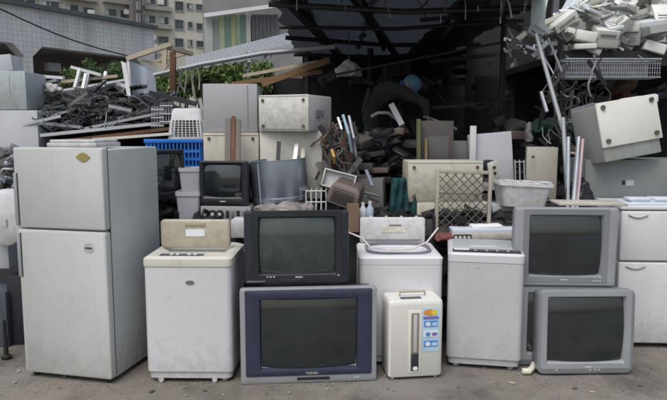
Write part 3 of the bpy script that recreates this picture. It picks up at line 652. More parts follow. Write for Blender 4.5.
# large television, silver shell with navy bezel
a = G(241, 385); bb = G(376.5, 380.5); c = (a + bb) / 2; wT = (bb - a).length; yT = math.degrees(math.atan2(bb.y - a.y, bb.x - a.x)); hT = P(305, 288, c.y).z
tv = television("large television with silver shell and navy bezel standing on the ground", c.x, c.y, 0, wT, hT, .5, yT, tv_silver, tv_dark, (.155, .165, .845, .875), strip=[(.41, .035, .65, .062, black)], text=("TOSHIBA", .02, .098, .022), buttons=[(.84, .045), (.86, .045)])
# navy front plate
x0, x1 = -wT / 2 + .045, wT / 2 - .045; scr = (.155, .165, .86, .875)
m_ = MB(); sxm, szm = 0, .52 * hT; sw, sh = .69 * wT, .71 * hT
m_.loft([[(x, y, z) for x, z in rr2(0, .535 * hT, wT - .07 - 2 * i, hT * .905 - 2 * i, .012, 5)] for y, i in ((.004, 0), (-.004, 0), (-.007, .004))] + [[(x, y, z) for x, z in rr2(sxm, szm, sw + 2 * g_, sh + 2 * g_, .01, 5)] for y, g_ in ((-.007, .02), (-.004, .012), (.027, .001))], False, False)
m_.obj("front_plate", tv_navy, tv)
# smaller television on top of it
Yu = c.y + .1; ux, uz, uw, uh = R(244.5, 214, 349, 287, Yu)
television("dark navy television with dusty grey-green screen stacked on the large silver one", ux, Yu, hT + .006, uw, uh - .006, .46, yT - .5, tv_dark, tv_dark, (.15, .145, .86, .9), glass_m=glass_dusty, inner_m=tv_black, badge_=(.02, .09), strip=[(.35, .028, .6, .06, tv_black), (.02, .03, .2, .045, badge)], buttons=[(.22, .1), (.25, .1), (.28, .1), (.9, .11)], corner=.015)
# right hand stack
Yl = G(560, 366).y; lx, lz, lw, lh = R(518, 285, 611, 368, Yl)
television("lower silver-grey television mostly hidden behind another at right of the washers", lx, Yl, 0, lw, P(560, 286, Yl).z, .48, -3, tv_grey, tv_black, (.12, .16, .88, .9), inner_m=tv_grey2, badge_=(0, .07))
Yq = Yl - .02; ux, uz, uw, uh = R(515, 206, 616, 284, Yq)
television("silver-grey television topmost of the right-hand stack, squarish dark screen", ux, Yq, P(560, 286, Yl).z + .006, uw, uh, .5, -3, tv_grey2, tv_grey, (.16, .14, .845, .89), inner_m=tv_grey, badge_=(-.0, .08), buttons=[(.82, .07), (.85, .07), (.79, .07)], corner=.012)
a = G(537, 375); bb = G(633, 374); c = (a + bb) / 2; wF = bb.x - a.x; hF = P(585, 291, c.y).z
television("rounded silver television leaning in front of the right-hand television stack", c.x, c.y, .004, wF, hF, .42, 1.5, tv_grey, tv_grey, (.11, .15, .885, .9), inner_m=tv_grey2, badge_=(.03, .085), buttons=[(.55, .05), (.6, .05), (.64, .05), (.2, .05)], corner=.05, pitch=-2)

# ---- small dehumidifier
a = G(388, 381); bb = G(442, 378); c = (a + bb) / 2; wD = (bb - a).length; hD = P(413, 300, c.y).z; yD = math.degrees(math.atan2(bb.y - a.y, bb.x - a.x))
dh_m = mat("ivory_dehumidifier_plastic", (.7, .69, .64), .4, dirt=.25, dcol=(.45, .4, .3), var=.03)
dh = thing("dehumidifier", "small cream dehumidifier with colourful stickers standing in the front row", "dehumidifier", (c.x, c.y, 0), (0, 0, yD))
lo = lambda z, i, r=.025: [(x, y, z) for x, y in rr2(0, .12, wD - 2 * i, .24 - 2 * i, r, 5)]
MB().loft([lo(.02, .008), lo(.03, .002), lo(hD * .93, 0), lo(hD * .97, .002), lo(hD * .995, .012), lo(hD, .03)]).obj("body", dh_m, dh)
MB().box(-.055, -.005, .05, .04, .01, hD * .87, .004).obj("slot_frame", dh_m, dh)
sl = MB().box(-.036, -.008, .065, .022, .004, hD * .84, .003).obj("slot", mat("grey_slot", (.22, .2, .17), .5), dh)
MB().box(-.018, -.0105, .2, .006, -.003, hD * .82, .002).obj("slot_rail", badge_lt, sl)
MB().box(-.033, -.0105, .07, .019, -.006, .19, .002).obj("water_gauge", mat("dark_gauge", (.03, .035, .045), .2), sl)
MB().disc(-.004, -.008, .085, .018, .014, .005).obj("window_base", label_white, sl)
MB().tube([(-.09, .12, hD - .003), (-.088, .11, hD + .032), (.09, .11, hD + .032), (.092, .12, hD - .003)], .009, 8).obj("handle", mat("beige_handle", (.42, .38, .3), .5), dh)
MB().box(-.1, .03, hD - .012, .05, .085, hD + .003, .004).obj("control_panel", panel_dk, dh)
org = mat("orange_print", (.6, .28, .06), .6, var=.15); yel = mat("yellow_print", (.75, .6, .05), .6, var=.1); vio = mat("violet_print", (.18, .15, .42), .6); blu = mat("blue_print", (.1, .3, .62), .6, var=.2, vscale=30); lbl = mat("pale_blue_print", (.45, .62, .78), .6, var=.1)
S = MB().box(.045, -.0025, hD * .35, .165, -.0005, hD * .9).obj("sticker", lbl, dh)
MB().disc(.095, -.0026, hD * .84, .045, .024, .002).obj("print", org, S); MB().disc(.128, -.0027, hD * .84, .024, .02, .0035, 8).obj("print", yel, S)
MB().box(.05, -.0045, hD * .755, .16, -.0026, hD * .79).obj("print", vio, S)
for k in range(3):
    z = hD * (.66 - .125 * k)
    MB().box(.055, -.0045, z, .155, -.0026, z + .045).obj("print", blu if k != 1 else label_white, S)
    MB().disc(.085, -.0046, z + .02, .018, .015, .002).obj("print", label_white if k != 1 else blu, S)
    MB().box(.115, -.006, z + .008, .15, -.0047, z + .03).obj("print", lbl if k != 1 else vio, S)
for x, y in four(wD, .24, .04): MB().lathe([(.012, -.003), (.012, .02)], 10, (x, y), (True, True)).obj("foot", badge_lt, dh)

# ---- white fridge at right
YB = 4.78; c = P(618, 300, YB); wB = .56; zB = P(640, 207.5, YB).z
fb = thing("refrigerator", "small white two-door refrigerator cut by the right edge behind the televisions", "refrigerator", (c.x + wB / 2, YB, 0), (0, 0, -3))
MB().box(-wB / 2, .055, .03, wB / 2, .55, zB - .02, .01).obj("body", washer_white, fb)
MB().box(-wB / 2 + .03, .09, .0, wB / 2 - .03, .5, .03).obj("plinth", darkgap, fb)
zsm = P(640, 262, YB).z
for z0, z1, hz in ((.035, zsm - .006, -.04), (zsm + .006, zB - .03, -.04)):
    dd = MB().box(-wB / 2, 0, z0, wB / 2, .05, z1, .014, 3).obj("door", fridge_white if 0 else white_pl, fb)
    m_ = MB(); m_.tube([(-wB / 2 + .05 + .15 * k / 8, -.004, z1 - .03 - .022 * math.sin(math.pi * k / 8)) for k in range(9)], .006, 6); m_.obj("handle", ac_grey, dd)
MB().box(-wB / 2 - .01, .0, zB - .02, wB / 2 + .01, .56, zB + .01, .008).obj("top_panel", white_pl, fb)
# papers and parts on the small fridge
mb = MB(); mb.box(-.14, -.1, 0, .28, .15, .02, .004); mb.box(-.1, -.08, .02, .2, .1, .034, .004); mb.box(-.12, -.09, .034, .05, .02, .055, .006); mb.box(.08, -.09, .034, .26, .08, .052, .006)
single(mb, "plastic_tray", mat("bluish_white_plastic", (.62, .67, .75), .5, dirt=.25, var=.1), "bluish white shallow plastic tray lying on the small right refrigerator", "tray", (c.x + .2, YB + .15, zB + .012), (0, 0, -3))
mb = MB(); mb.box(-.2, -.1, 0, .3, .15, .018, .004)
single(mb, "foam_board", cream_pale, "flat cream board lying across the topmost silver television", "board", (ux + .22, Yq + .28, P(560, 286, Yl).z + .006 + uh * .985), (0, 0, -4))

# ================================================================== OUTDOOR AIR-CONDITIONER CASINGS AND CABINETS
def cabinet(name, label, cat, u0, v0, u1, v1, Y, depth, m, yaw=0, roll=0, pitch=0, screws=.0, seam=None, side_m=None, front_m=None, zb=None, bev=.012, extra=None):
    x, z, w_, h_ = R(u0, v0, u1, v1, Y)
    if zb is not None: h_ += z - zb; z = zb
    t = thing(name, label, cat, (x, Y, z), (pitch, roll, yaw))
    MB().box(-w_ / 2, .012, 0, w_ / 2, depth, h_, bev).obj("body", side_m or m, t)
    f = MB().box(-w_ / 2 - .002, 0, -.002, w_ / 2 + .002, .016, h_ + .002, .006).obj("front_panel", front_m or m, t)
    if screws:
        ix, iz = screws, screws
        for sx in (-1, 1):
            for sz in (0, 1): MB().disc(sx * (w_ / 2 - ix), .001, iz + sz * (h_ - 2 * iz), .014, .014, .012, 12).obj("screw", scrap_mid, f)
    if screws:
        MB().box(-w_ / 2 + .004, -.004, h_ * .965, w_ / 2 - .004, .0, h_ * .98, .001).obj("flange", side_m or m, f)
        MB().box(-w_ / 2 + .02, -.0025, .012, w_ / 2 - .02, .001, .02).obj("seam", mat("seam_grey", (.2, .2, .2), .7), f)
        for sx in (-1, 1): MB().box(sx * (w_ / 2 + .003) - .003, depth * .3, h_ * .35, sx * (w_ / 2 + .003) + .003, depth * .62, h_ * .6, .002).obj("grip_recess", mat("seam_grey", (.2, .2, .2), .7), t)
    if seam:
        for (a_, c_, e_, f_) in seam: MB().box((a_ - .5) * w_, -.003, c_ * h_, (e_ - .5) * w_, .001, f_ * h_).obj("seam", mat("seam_grey", (.2, .2, .2), .7), f)
    return t, w_, h_
# upper left stack on the far left
cabinet("steel_cabinet", "blue-grey steel box above the pale box at the far left", "cabinet", -30, 71, 25, 109.5, 6.0, .5, blue_grey, 3, seam=[(.72, .4, .725, .9)])
cabinet("steel_cabinet", "pale grey lower box beneath the blue-grey one at far left", "cabinet", -30, 110.5, 37, 147, 5.95, .55, grey_pl, 3, zb=.3)
cabinet("small_casing", "small tilted grey casing on top of the far left blue-grey box", "casing", -8, 55, 12, 71, 6.1, .3, grey_pl, 6, roll=-6)
# grey box and white casings of the centre-left stack
cabinet("steel_cabinet", "mid-grey steel cabinet on top of the left stack beside the white casing", "cabinet", 203.5, 84, 257, 132, 5.75, .65, mat("mid_grey_paint", (.36, .365, .38), .5, dirt=.3, var=.06), 2, seam=[(.82, .02, .835, .98)])
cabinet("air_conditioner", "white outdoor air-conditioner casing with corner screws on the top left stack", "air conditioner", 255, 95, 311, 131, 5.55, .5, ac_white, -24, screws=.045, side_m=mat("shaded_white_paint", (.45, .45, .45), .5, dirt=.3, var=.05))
cabinet("air_conditioner", "cream air-conditioner casing left half hidden by wooden boards under the grey cabinet", "air conditioner", 204, 133, 258.5, 186, 5.7, .4, ac_cream, 1, screws=.05, zb=1.1)
cabinet("air_conditioner", "cream air-conditioner casing behind the round galvanised drum", "air conditioner", 260, 131, 322, 186, 5.66, .4, cream_pale, -3, zb=1.1)
# sticks against it
for (u, v0, v1, dx, m_, lb) in ((279, 142, 162, 1.5, scrap_dark, "short black stick leaning on cream casing above the drum"), (297, 144, 160, 3, badge_lt, "pale grey stick leaning on cream casing, right of the black stick"), (303, 148, 160, .5, cream, "thin cream strip right of the pale grey stick above the drum")):
    q = MB(); q.bar(P(u - dx, v1 + 6, 5.45), P(u, v0, 5.6), .035, .02); single(q, "stick", m_, lb, "stick")
for k, (u0, u1, vt) in enumerate(((225, 230.5, 119), (231, 235, 117), (235.6, 240, 120))):
    q = MB(); a = P((u0 + u1) / 2, 168, 5.32); b_ = P((u0 + u1) / 2 + .5, vt, 5.56); wq = (u1 - u0) / F * 5.5
    q.bar(a, b_, wq, .035, up=(0, 1, 0)); single(q, "wooden_board", wood_grey if k != 1 else rust, ["widest weathered board at the left of three leaning behind the small black television", "middle brownish board of three leaning behind the small black television", "right weathered board of three leaning behind the small black television"][k], "board")
# small black televisions
ux, uz, uw, uh = R(196, 161, 246, 205, 5.2)
television("small black portable television standing on an old stereo", ux + .02, 5.2, uz, uw, uh, .36, -7, tv_black, tv_black, (.1, .2, .84, .9), badge_=(-.02, .08), corner=.02)
ux, uz, uw, uh = R(150, 150, 186, 198, 5.25)
t = television("small black television turned sideways between refrigerator and grey bins", ux - .03, 5.3, uz, .4, uh, .36, 52, tv_black, tv_black, (.08, .14, .92, .9), corner=.02)
# stereo
sx, sz, sw, sh = R(200, 206, 247, 221, 5.18)
st = thing("stereo", "old grey stereo unit with round dials under the small black television", "stereo", (sx, 5.18, sz - .05), (0, 0, -3))
MB().box(-sw / 2, .01, 0, sw / 2 + .03, .3, sh + .045, .006).obj("body", ac_grey, st)
MB().box(-sw / 2 + .005, 0, .04, sw / 2, .012, sh + .04, .004).obj("front_panel", mat("stereo_grey", (.3, .31, .31), .45, dirt=.3, var=.1), st)
for k, (x, r) in enumerate(((-.15, .03), (-.09, .034), (-.03, .034))): MB().disc(x, .001, .11, r, r, .02, 18).obj("dial", tv_black, st); MB().disc(x, -.02, .11, r * .45, r * .45, .008, 14).obj("dial_cap", badge_lt, st)
for k in range(4): MB().box(.02 + k * .045, -.006, .08, .05 + k * .045, .002, .14, .002).obj("button", (tv_black, badge)[k % 2], st)
# bins
def bin_(label, u0, v0, u1, v1, Y, m):
    x, z, w_, h_ = R(u0, v0, u1, v1, Y); mb = MB()
    f = lambda zz, s_, r=.02: [(a, b_, zz) for a, b_ in rr2(0, w_ * .5, w_ * s_, w_ * s_, r, 3)]
    mb.loft([f(0, .8), f(h_ * .84, .93), f(h_ * .85, 1), f(h_, 1), f(h_, .93), f(h_ * .5, .84)], True, True)
    return single(mb, "plastic_bin", m, label, "bin", (x, Y, z))
bin_("upper light grey plastic bin right of the sideways television", 178, 168, 201, 193, 5.35, grey_pl)
bin_("lower light grey plastic bin directly behind the cream washer lid", 175, 192, 200, 220, 5.2, grey_pl)
# blue crate
x, z, w_, h_ = R(146, 139, 203, 168, 5.72)
cr = thing("plastic_crate", "blue plastic crate with slotted sides beneath the white laundry basket", "crate", (x, 5.68, z - .02), (0, 0, 3)); dcr = .38; h_ += .02
MB().box(-w_ / 2 + .02, .02, 0, w_ / 2 - .02, dcr - .02, .012).obj("base", blue_pl, cr)
for (sy, yy) in ((0, 0), (1, dcr - .014)):
    MB().box(-w_ / 2, yy - .006, h_ - .035, w_ / 2, yy + .02, h_, .004).obj("rim", blue_pl, cr)
    for row in range(3):
        z0 = .02 + row * (h_ - .07) / 3; MB().box(-w_ / 2 + .016, yy + .001, z0, w_ / 2 - .016, yy + .012, z0 + .022).obj("rail", blue_pl, cr)
    for k in range(15): xk = -w_ / 2 + .02 + k * (w_ - .05) / 14; MB().box(xk, yy + .002, .0, xk + .012, yy + .0135, h_ - .033).obj("rib", blue_pl, cr)
for sx in (-1, 1):
    xx = sx * (w_ / 2 - .01)
    MB().box(xx - .01, .02, h_ - .035, xx + .01, dcr - .02, h_ - .001, .004).obj("rim", blue_pl, cr)
    for k in range(8): MB().box(xx - .005, .03 + k * .042, .0, xx + .005, .045 + k * .042, h_ - .036).obj("rib", blue_pl, cr)
    MB().box(xx - .004, .02, .05, xx + .006, dcr - .02, .08).obj("rail", blue_pl, cr)
# white basket, mouth down, with grid sides
x, z, w_, h_ = R(166, 108, 203, 140, 5.72)
bs = thing("laundry_basket", "white plastic basket turned upside down in the blue crate", "basket", (x, 5.75, z), (0, 0, 0))
f = lambda zz, s_, r=.05: [(a, b_, zz) for a, b_ in rr2(0, .16, w_ * s_, .3 * s_, r, 4)]
MB().loft([f(h_ * .62, .9), f(h_ * .9, .82), f(h_ * .985, .78), f(h_, .68)], False, True).obj("base", white_pl, bs)
MB().loft([f(0, 1.04), f(.03, 1.04), f(.03, .98), f(.0, .98)], False, False).obj("rim", white_pl, bs)
lp = [f(.03, 1.0), f(h_ * .62, .9)]
for k in range(0, 20): 
    q = MB(); q.bar(lp[0][k], lp[1][k], .008, .006, up=(0, 1, .2)); q.obj("bar", white_pl, bs)
for k in range(9):
    t_ = (k + .5) / 9; q = MB(); xa = -w_ / 2 * .86 + w_ * .86 * t_; q.bar((xa * 1.12, .012, .03), (xa, .022, h_ * .62), .008, .006, up=(0, 1, 0)); q.obj("bar", white_pl, bs)
for k in range(6):
    t_ = (k + .6) / 6.5; s_ = 1.0 - .1 * t_; q = MB(); q.loft([f(.03 + (h_ * .6 - .03) * t_, s_), f(.035 + (h_ * .6 - .03) * t_, s_)], False, False); o = q.obj("hoop", white_pl, bs); o.modifiers.new("s", 'SOLIDIFY').thickness = .005
# galvanised drum lying open side up, tilted
x, z, w_, h_ = R(248, 160, 308, 203, 5.2)
dr = thing("washer_drum", "grey-blue galvanised washing drum tilted on dirty cloth behind the navy television", "drum", (x, 5.2 + w_ / 2, z + .0), (0, -4, 0)); r = w_ / 2
mb = MB(); mb.lathe([(r * .985, 0), (r, .012), (r, h_ * .96), (r * 1.015, h_ * .965), (r * 1.015, h_ * .99), (r * .985, h_ * .99), (r * .98, h_ * .5), (r * .97, .02)], 48, caps=(True, True)); mb.obj("shell", drum_metal, dr)
mb = MB(); mb.lathe([(r * 1.003, .02), (r * 1.012, .03), (r * 1.003, .04)], 48); mb.obj("hoop", drum_metal, dr)
mb = MB(); mb.box(-r * .62, -r * .82, .0, -r * .58, -r * .76, h_ * .95); mb.obj("seam", steel, dr)
# cloth under drum
def lump(name, m, label, cat, c, s_, amt=.03, freq=7, sub=4):
    mb = MB(); bmesh.ops.create_icosphere(mb.bm, subdivisions=sub, radius=1)
    for v in mb.bm.verts:
        p = v.co.copy(); q = noise.noise_vector(Vector((p.x * s_[0], p.y * s_[1], p.z * s_[2])) * freq + Vector(c)) ; n2_ = noise.noise(Vector((p.x * s_[0], p.y * s_[1], p.z * s_[2])) * freq * 2.7)
        v.co = Vector((p.x * s_[0], p.y * s_[1], p.z * s_[2])) + q * amt + p * n2_ * amt
        if v.co.z < -s_[2] * .5: v.co.z = -s_[2] * .5
    return single(mb, name, m, label, cat, c, ang=60)
c = P(283, 209, 5.3); lump("cloth_bundle", grey_cloth, "crumpled dirty grey cloth squeezed beneath the galvanised drum", "cloth", (c.x, 5.35, c.z + .0), (.28, .2, .075), .04, 8)
c = P(284, 214, 5.12); lump("cloth_bundle", mat("pale_pink_cloth", (.42, .36, .36), .9, var=.3, vscale=9, bump=.4), "small pale bundle of cloth in front of the dirty grey cloth", "cloth", (c.x + .05, 5.1, c.z), (.1, .06, .035), .02, 12)
# white box and wire rack between drum and brown casing
x, z, w_, h_ = R(231, 219, 246, 238, 4.98)
cabinet("plastic_box", "white plastic box behind the washer beside the stacked televisions", "box", 231, 220, 246, 232, 4.95, .2, white_pl, 0, zb=.86)
mb = MB()
for k in range(5): a = P(306 + k * 5, 213, 5.3); b_ = P(306 + k * 5, 191, 5.3); mb.tube([a, b_, b_ + Vector((0, .25, 0)), a + Vector((0, .25, 0))], .005, 6)
for v in (191, 202, 212): mb.tube([P(306, v, 5.3), P(326, v, 5.3)], .006, 6); mb.tube([P(306, v, 5.55), P(326, v, 5.55)], .006, 6)
single(mb, "wire_rack", mat("white_coated_wire", (.6, .6, .6), .5, var=.1), "small white wire rack right of the galvanised drum", "rack")
# brown casing and white tray behind it
x, z, w_, h_ = R(324, 188, 355, 209, 5.1)
mb = MB(); mb.loft([[(sx * w_ / 2 * a, y, sz) for sx, y, sz in ((-1, 0, 0), (1, 0, 0), (1, .26, 0), (-1, .26, 0))] if 0 else [(-w_ / 2 * a, y0, zz), (w_ / 2 * a, y0, zz), (w_ / 2 * a, .28, zz), (-w_ / 2 * a, .28, zz)] for a, y0, zz in ((1.05, 0, 0), (1.0, .02, h_ * .75), (.8, .06, h_))])
bmesh.ops.bevel(mb.bm, geom=list(mb.bm.edges), offset=.01, segments=2, affect='EDGES')
t = thing("plastic_casing", "brown plastic casing tilted on its edge behind the navy television", "casing", (x, 5.1, z + .02), (8, 18, -12)); o = mb.obj("shell", brown_pl, t)
for k in range(7): MB().box(-w_ / 2 + .03, -.004, .03 + k * .018, w_ / 2 - .03, .002, .035 + k * .018).obj("vent_slot", darkgap, t)
x, z, w_, h_ = R(320, 174, 353, 192, 5.28)
t = thing("plastic_tray", "white plastic tray standing tilted behind the brown casing", "tray", (x, 5.3, z + .02), (-8, 14, -4))
MB().box(-w_ / 2, .02, 0, w_ / 2, .035, h_, .004).obj("back_panel", white_pl, t)
for bx in ((-w_ / 2, 0, -w_ / 2 + .012, h_), (w_ / 2 - .012, 0, w_ / 2, h_), (-w_ / 2 + .012, h_ - .012, w_ / 2 - .012, h_), (-w_ / 2 + .012, 0, w_ / 2 - .012, .012)):
    MB().box(bx[0], -.03, bx[1], bx[2], .02, bx[3], .003).obj("rim", white_pl, t)
# brown board and bottles behind open washer
x, z, w_, h_ = R(347, 204, 359, 232, 4.95); single(MB().box(-w_ / 2, 0, 0, w_ / 2, .05, h_), "wooden_board", mat("brown_wood", (.2, .13, .085), .8, dirt=.4, var=.2, streak=2), "short brown board upright between navy television and open washer", "board", (x, 4.95, z))
def bottle(label, u, v0, v1, m):
    x, z, _, h_ = R(u - 3, v0, u + 3, v1, 5.05); r = .03
    mb = MB(); mb.lathe([(r * .9, 0), (r, .01), (r, h_ * .62), (r * .45, h_ * .8), (r * .42, h_)], 14, caps=(True, True)); t = single(mb, "bottle", m, label, "bottle", (x, 5.05, z))
    MB().lathe([(r * .48, h_ * .9), (r * .48, h_ * 1.04)], 12, caps=(True, True)).obj("cap", white_pl, t)
bottle("pale plastic bottle left of two behind the open washer lid", 363, 203, 219, mat("milky_plastic", (.5, .53, .56), .35))
bottle("bluish plastic bottle right of two behind the open washer lid", 370, 202, 219, mat("bluish_plastic", (.4, .48, .58), .35))
cabinet("electric_box", "dusty grey appliance box in the middle of the dark heap", "box", 356, 180, 384, 212, 5.6, .3, mat("dusty_box", (.13, .125, .12), .7, dirt=.5, var=.25), -10, roll=-3)

# ---- middle: cream casing, grille, panels
cabinet("air_conditioner", "cream air-conditioner casing with four corner screws behind the diamond grille", "air conditioner", 408, 161.5, 483, 202, 5.42, .36, ac_cream, 2, screws=.05, roll=0)
cabinet("air_conditioner", "lower cream casing under the screwed one, left of the diamond grille", "air conditioner", 417, 203, 491, 240, 5.38, .36, ac_cream, 2, zb=.75)
x, z, w_, h_ = R(434, 170, 490, 240, 5.12)
gr = thing("metal_grille", "beige framed metal grille with diamond lattice leaning on the cream casing", "grille", (x, 5.08, z), (-4, 1.5, 0)); fm = mat("beige_grille_frame", (.36, .33, .28), .6, metal=.2, dirt=.5, var=.12)
t_ = .03
for bx in ((-w_ / 2, 0, -w_ / 2 + t_, h_), (w_ / 2 - t_, 0, w_ / 2, h_), (-w_ / 2 + t_, h_ - t_, w_ / 2 - t_, h_), (-w_ / 2 + t_, 0, w_ / 2 - t_, t_)):
    MB().box(bx[0], 0, bx[1], bx[2], .03, bx[3], .004).obj("frame", fm, gr)
for zz in (.44, .66): MB().box(-w_ / 2 + t_, .004, h_ * zz, w_ / 2 - t_, .018, h_ * zz + .008).obj("crossbar", scrap_mid, gr)
iw, ih = w_ - 2 * t_, h_ - 2 * t_; pitch_ = .072; lat = mat("lattice_steel", (.11, .1, .09), .6, metal=.3, dirt=.4, var=.2)
k = -int(ih / pitch_) - 1
def clip(x0, sgn):
    pts = []
    # line x = x0 + sgn*z for z in 0..ih, clipped to 0..iw
    zs_ = sorted([0 if sgn > 0 else 0, ih]); za, zb_ = 0, ih
    if sgn > 0: za = max(0, -x0); zb_ = min(ih, iw - x0)
    else: za = max(0, x0 - iw); zb_ = min(ih, x0)
    return (za, zb_) if zb_ - za > .02 else None
nx = int((iw + ih) / pitch_) + 2
for sgn in (1, -1):
    for i in range(nx):
        x0 = (-ih + i * pitch_) if sgn > 0 else i * pitch_
        q = clip(x0, sgn)
        if not q: continue
        za, zb_ = q; mb = MB(); yy = .012 if sgn > 0 else .018
        mb.bar((-iw / 2 + x0 + sgn * za, yy, t_ + za), (-iw / 2 + x0 + sgn * zb_, yy, t_ + zb_), .006, .015, up=(0, 1, 0)); mb.obj("lattice_bar", lat, gr)
# black hook loop left of grille
mb = MB(); mb.tube([P(424 + 5 - 5 * math.cos(a_), 219 - 6 * math.sin(a_), 5.0) for a_ in [k * math.pi / 8 for k in range(9)]] + [P(434, 236, 5.0)], .014, 8); mb.tube([P(424, 219, 5.0), P(425, 226, 5.0)], .014, 8)
single(mb, "black_hose", black, "short black hose hooked over left of the diamond grille", "hose")
# brown glazed cabinet and green post
t, w_, h_ = cabinet("glazed_cabinet", "brown-grey glazed cabinet standing behind the cream casing in the heap", "cabinet", 421, 121, 453, 165, 5.9, .3, mat("dull_brown_panel", (.055, .05, .046), .5, dirt=.4, var=.2), -4, zb=1.08)
MB().box(-w_ / 2 + .07, -.008, h_ * .35, w_ / 2 - .04, -.001, h_ * .8, .003).obj("pane", mat("dusty_pane", (.08, .077, .074), .35, var=.2), t)
q = MB(); q.bar(P(418.5, 162, 5.85), P(418.5, 119, 5.85), .035, .04, up=(0, 1, 0)); single(q, "wooden_post", mat("olive_paint", (.09, .1, .045), .8, dirt=.4, var=.2), "olive green post at the left edge of the glazed cabinet", "post")
q = MB(); q.bar(P(426, 162, 5.8), P(426, 138, 5.85), .02, .02, up=(0, 1, 0)); single(q, "batten", mat("ochre_paint", (.2, .13, .05), .8, dirt=.4, var=.2), "short ochre batten leaning on the glazed cabinet", "batten")
# grey flap and white tilted panel
cabinet("steel_plate", "small grey notched plate between glazed cabinet and white panel", "plate", 453, 141, 473, 162, 6.3, .05, mat("dull_grey_plate", (.2, .2, .2), .6, dirt=.5, var=.2), 0, zb=1.2)
cabinet("flat_board", "large white tilted appliance panel in the shadow of the shed", "panel", 473, 133, 515, 190, 6.15, .12, mat("dull_white_panel", (.5, .51, .55), .55, dirt=.3, var=.08), -4, roll=-5)
cabinet("flat_board", "narrow white upright strip left of the tilted white panel", "panel", 470, 126, 476, 165, 6.1, .03, white_pl, 0, zb=1.2)
t, w_, h_ = cabinet("power_supply", "small black box with cream front plate and two holes by the grille", "box", 489, 161, 503, 181, 5.5, .14, cream_pale, 34, roll=-14, side_m=tv_black)
knobs(t, [(0, h_ * .7), (0, h_ * .4)], .014, black, "hole")
# white basin
x, z, w_, h_ = R(498, 183, 551, 207, 5.25)
bn = thing("plastic_basin", "white rectangular plastic basin on the heap behind the silver televisions", "basin", (x, 5.2, z), (0, 3, 0))
f = lambda zz, s_, r=.04: [(a, b_, zz) for a, b_ in rr2(0, .17, w_ * s_, .34 * s_, r, 4)]
MB().loft([f(0, .8), f(h_ * .86, .95), f(h_ * .87, 1.03), f(h_, 1.03), f(h_, .93), f(h_ * .3, .8)], True, True).obj("tub", white_pl, bn)
for k in range(3): MB().box(-.16 + k * .15, .1, h_, -.06 + k * .15, .22, h_ + .012, .004).obj("lid_tab", white_pl, bn)
# cream cabinet, plank
cabinet("steel_cabinet", "dull cream cabinet standing upright right of the white tilted panel", "cabinet", 527, 147.5, 556, 204, 5.9, .3, mat("dull_cream_paint", (.42, .41, .36), .55, dirt=.4, var=.08), -14, zb=1.05)
knobs(bpy.data.objects[bpy.data.objects.find("steel_cabinet")] if 0 else thing("rubber_plug", "small dark plug stuck on the dull cream cabinet door", "plug", P(533, 157, 5.88)), [(0, 0)], .014, scrap_mid, "disc")
cabinet("air_conditioner", "grey perforated box front under the white basin beside the grille", "air conditioner", 493, 205, 516, 235, 5.35, .3, grey_pl, 0, zb=.8)
mb = MB()
for k in range(3): mb.tube([P(516 + k * 4.5, 200, 6.0), P(515 + k * 4.5, 160, 6.1)], .008, 6)
mb.tube([P(514, 162, 6.1), P(527, 162, 6.1)], .008, 6)
single(mb, "wire_stand", pipe_grey, "grey wire frame between white panel and cream cabinet", "frame")
# steel poles
for k, (u0, v0, u1, v1, rr_, m_, lb) in enumerate(((567.5, 206, 568.5, 137, .018, chrome, "left shiny steel tube standing behind the silver televisions"), (572.5, 206, 579, 137, .02, chrome, "middle tilted steel tube of the trio behind the televisions"), (576.5, 206, 583, 139, .014, mat("pinkish_tube", (.5, .38, .4), .4, metal=.4, dirt=.4, var=.2), "right pinkish tube of the trio behind the televisions"))):
    q = MB(); q.tube([P(u0, v0 + 8, 5.2), P(u1, v1, 5.35)], rr_, 10); t = single(q, "steel_tube", m_, lb, "tube")
q = MB(); q.bar(P(566, 152, 5.33), P(583, 154, 5.33), .02, .015); single(q, "wooden_lath", wood_pale, "short brown slat across the three steel tubes", "slat")
# right: grey cabinet and tilted casing on top
t, w_, h_ = cabinet("steel_cabinet", "wide grey steel cabinet behind the small right refrigerator", "cabinet", 586, 160, 700, 212, 5.36, .5, mat("grey_green_paint", (.19, .21, .21), .5, dirt=.4, var=.07), -3, zb=1.02)
MB().box(-.18, -.003, h_ * .52, -.155, .0005, h_ * .6).obj("print", scrap_dark, t); MB().box(-.145, -.003, h_ * .5, -.08, .0005, h_ * .61).obj("sticker", mat("grey_sticker", (.45, .46, .46), .7), t)
x, z, w_, h_ = R(600, 104, 666, 149, 5.2)
t = thing("air_conditioner", "white outdoor air-conditioner casing with four knobs tilted on the grey cabinet", "air conditioner", (x + .015, 5.22, z + .05), (-7, -9, 10))
MB().box(-w_ / 2 + .01, .014, -.12, w_ / 2 - .01, .42, h_ - .01, .012).obj("body", mat("grey_green_case", (.3, .32, .3), .5, dirt=.4, var=.1), t)
f = MB().box(-w_ / 2 - .004, -.01, 0, w_ / 2 + .004, .014, h_ + .004, .006).obj("front_panel", mat("bright_white_paint", (.68, .68, .63), .45, dirt=.4, dcol=(.4, .36, .27), var=.04), t)
for sx in (-1, 1):
    for zz in (.05, h_ - .04): MB().disc(sx * (w_ / 2 - .05), -.008, zz, .02, .02, .018, 14).obj("knob", scrap_mid, f)
t, w_, h_ = cabinet("appliance_box", "glossy dark grey appliance leaning left of the tilted white casing", "box", 583, 104, 606, 148, 5.62, .35, mat("dark_glossy_case", (.1, .11, .12), .3, dirt=.4, var=.3), -20, roll=-16)
# black bundle
c = P(576, 196, 5.3); lump("plastic_bag", mat("black_film", (.012, .012, .02), .3, var=.3, vscale=20), "crumpled black bag between steel tubes and grey cabinet", "bag", (c.x + .07, 5.4, c.z - .02), (.1, .1, .16), .03, 9)

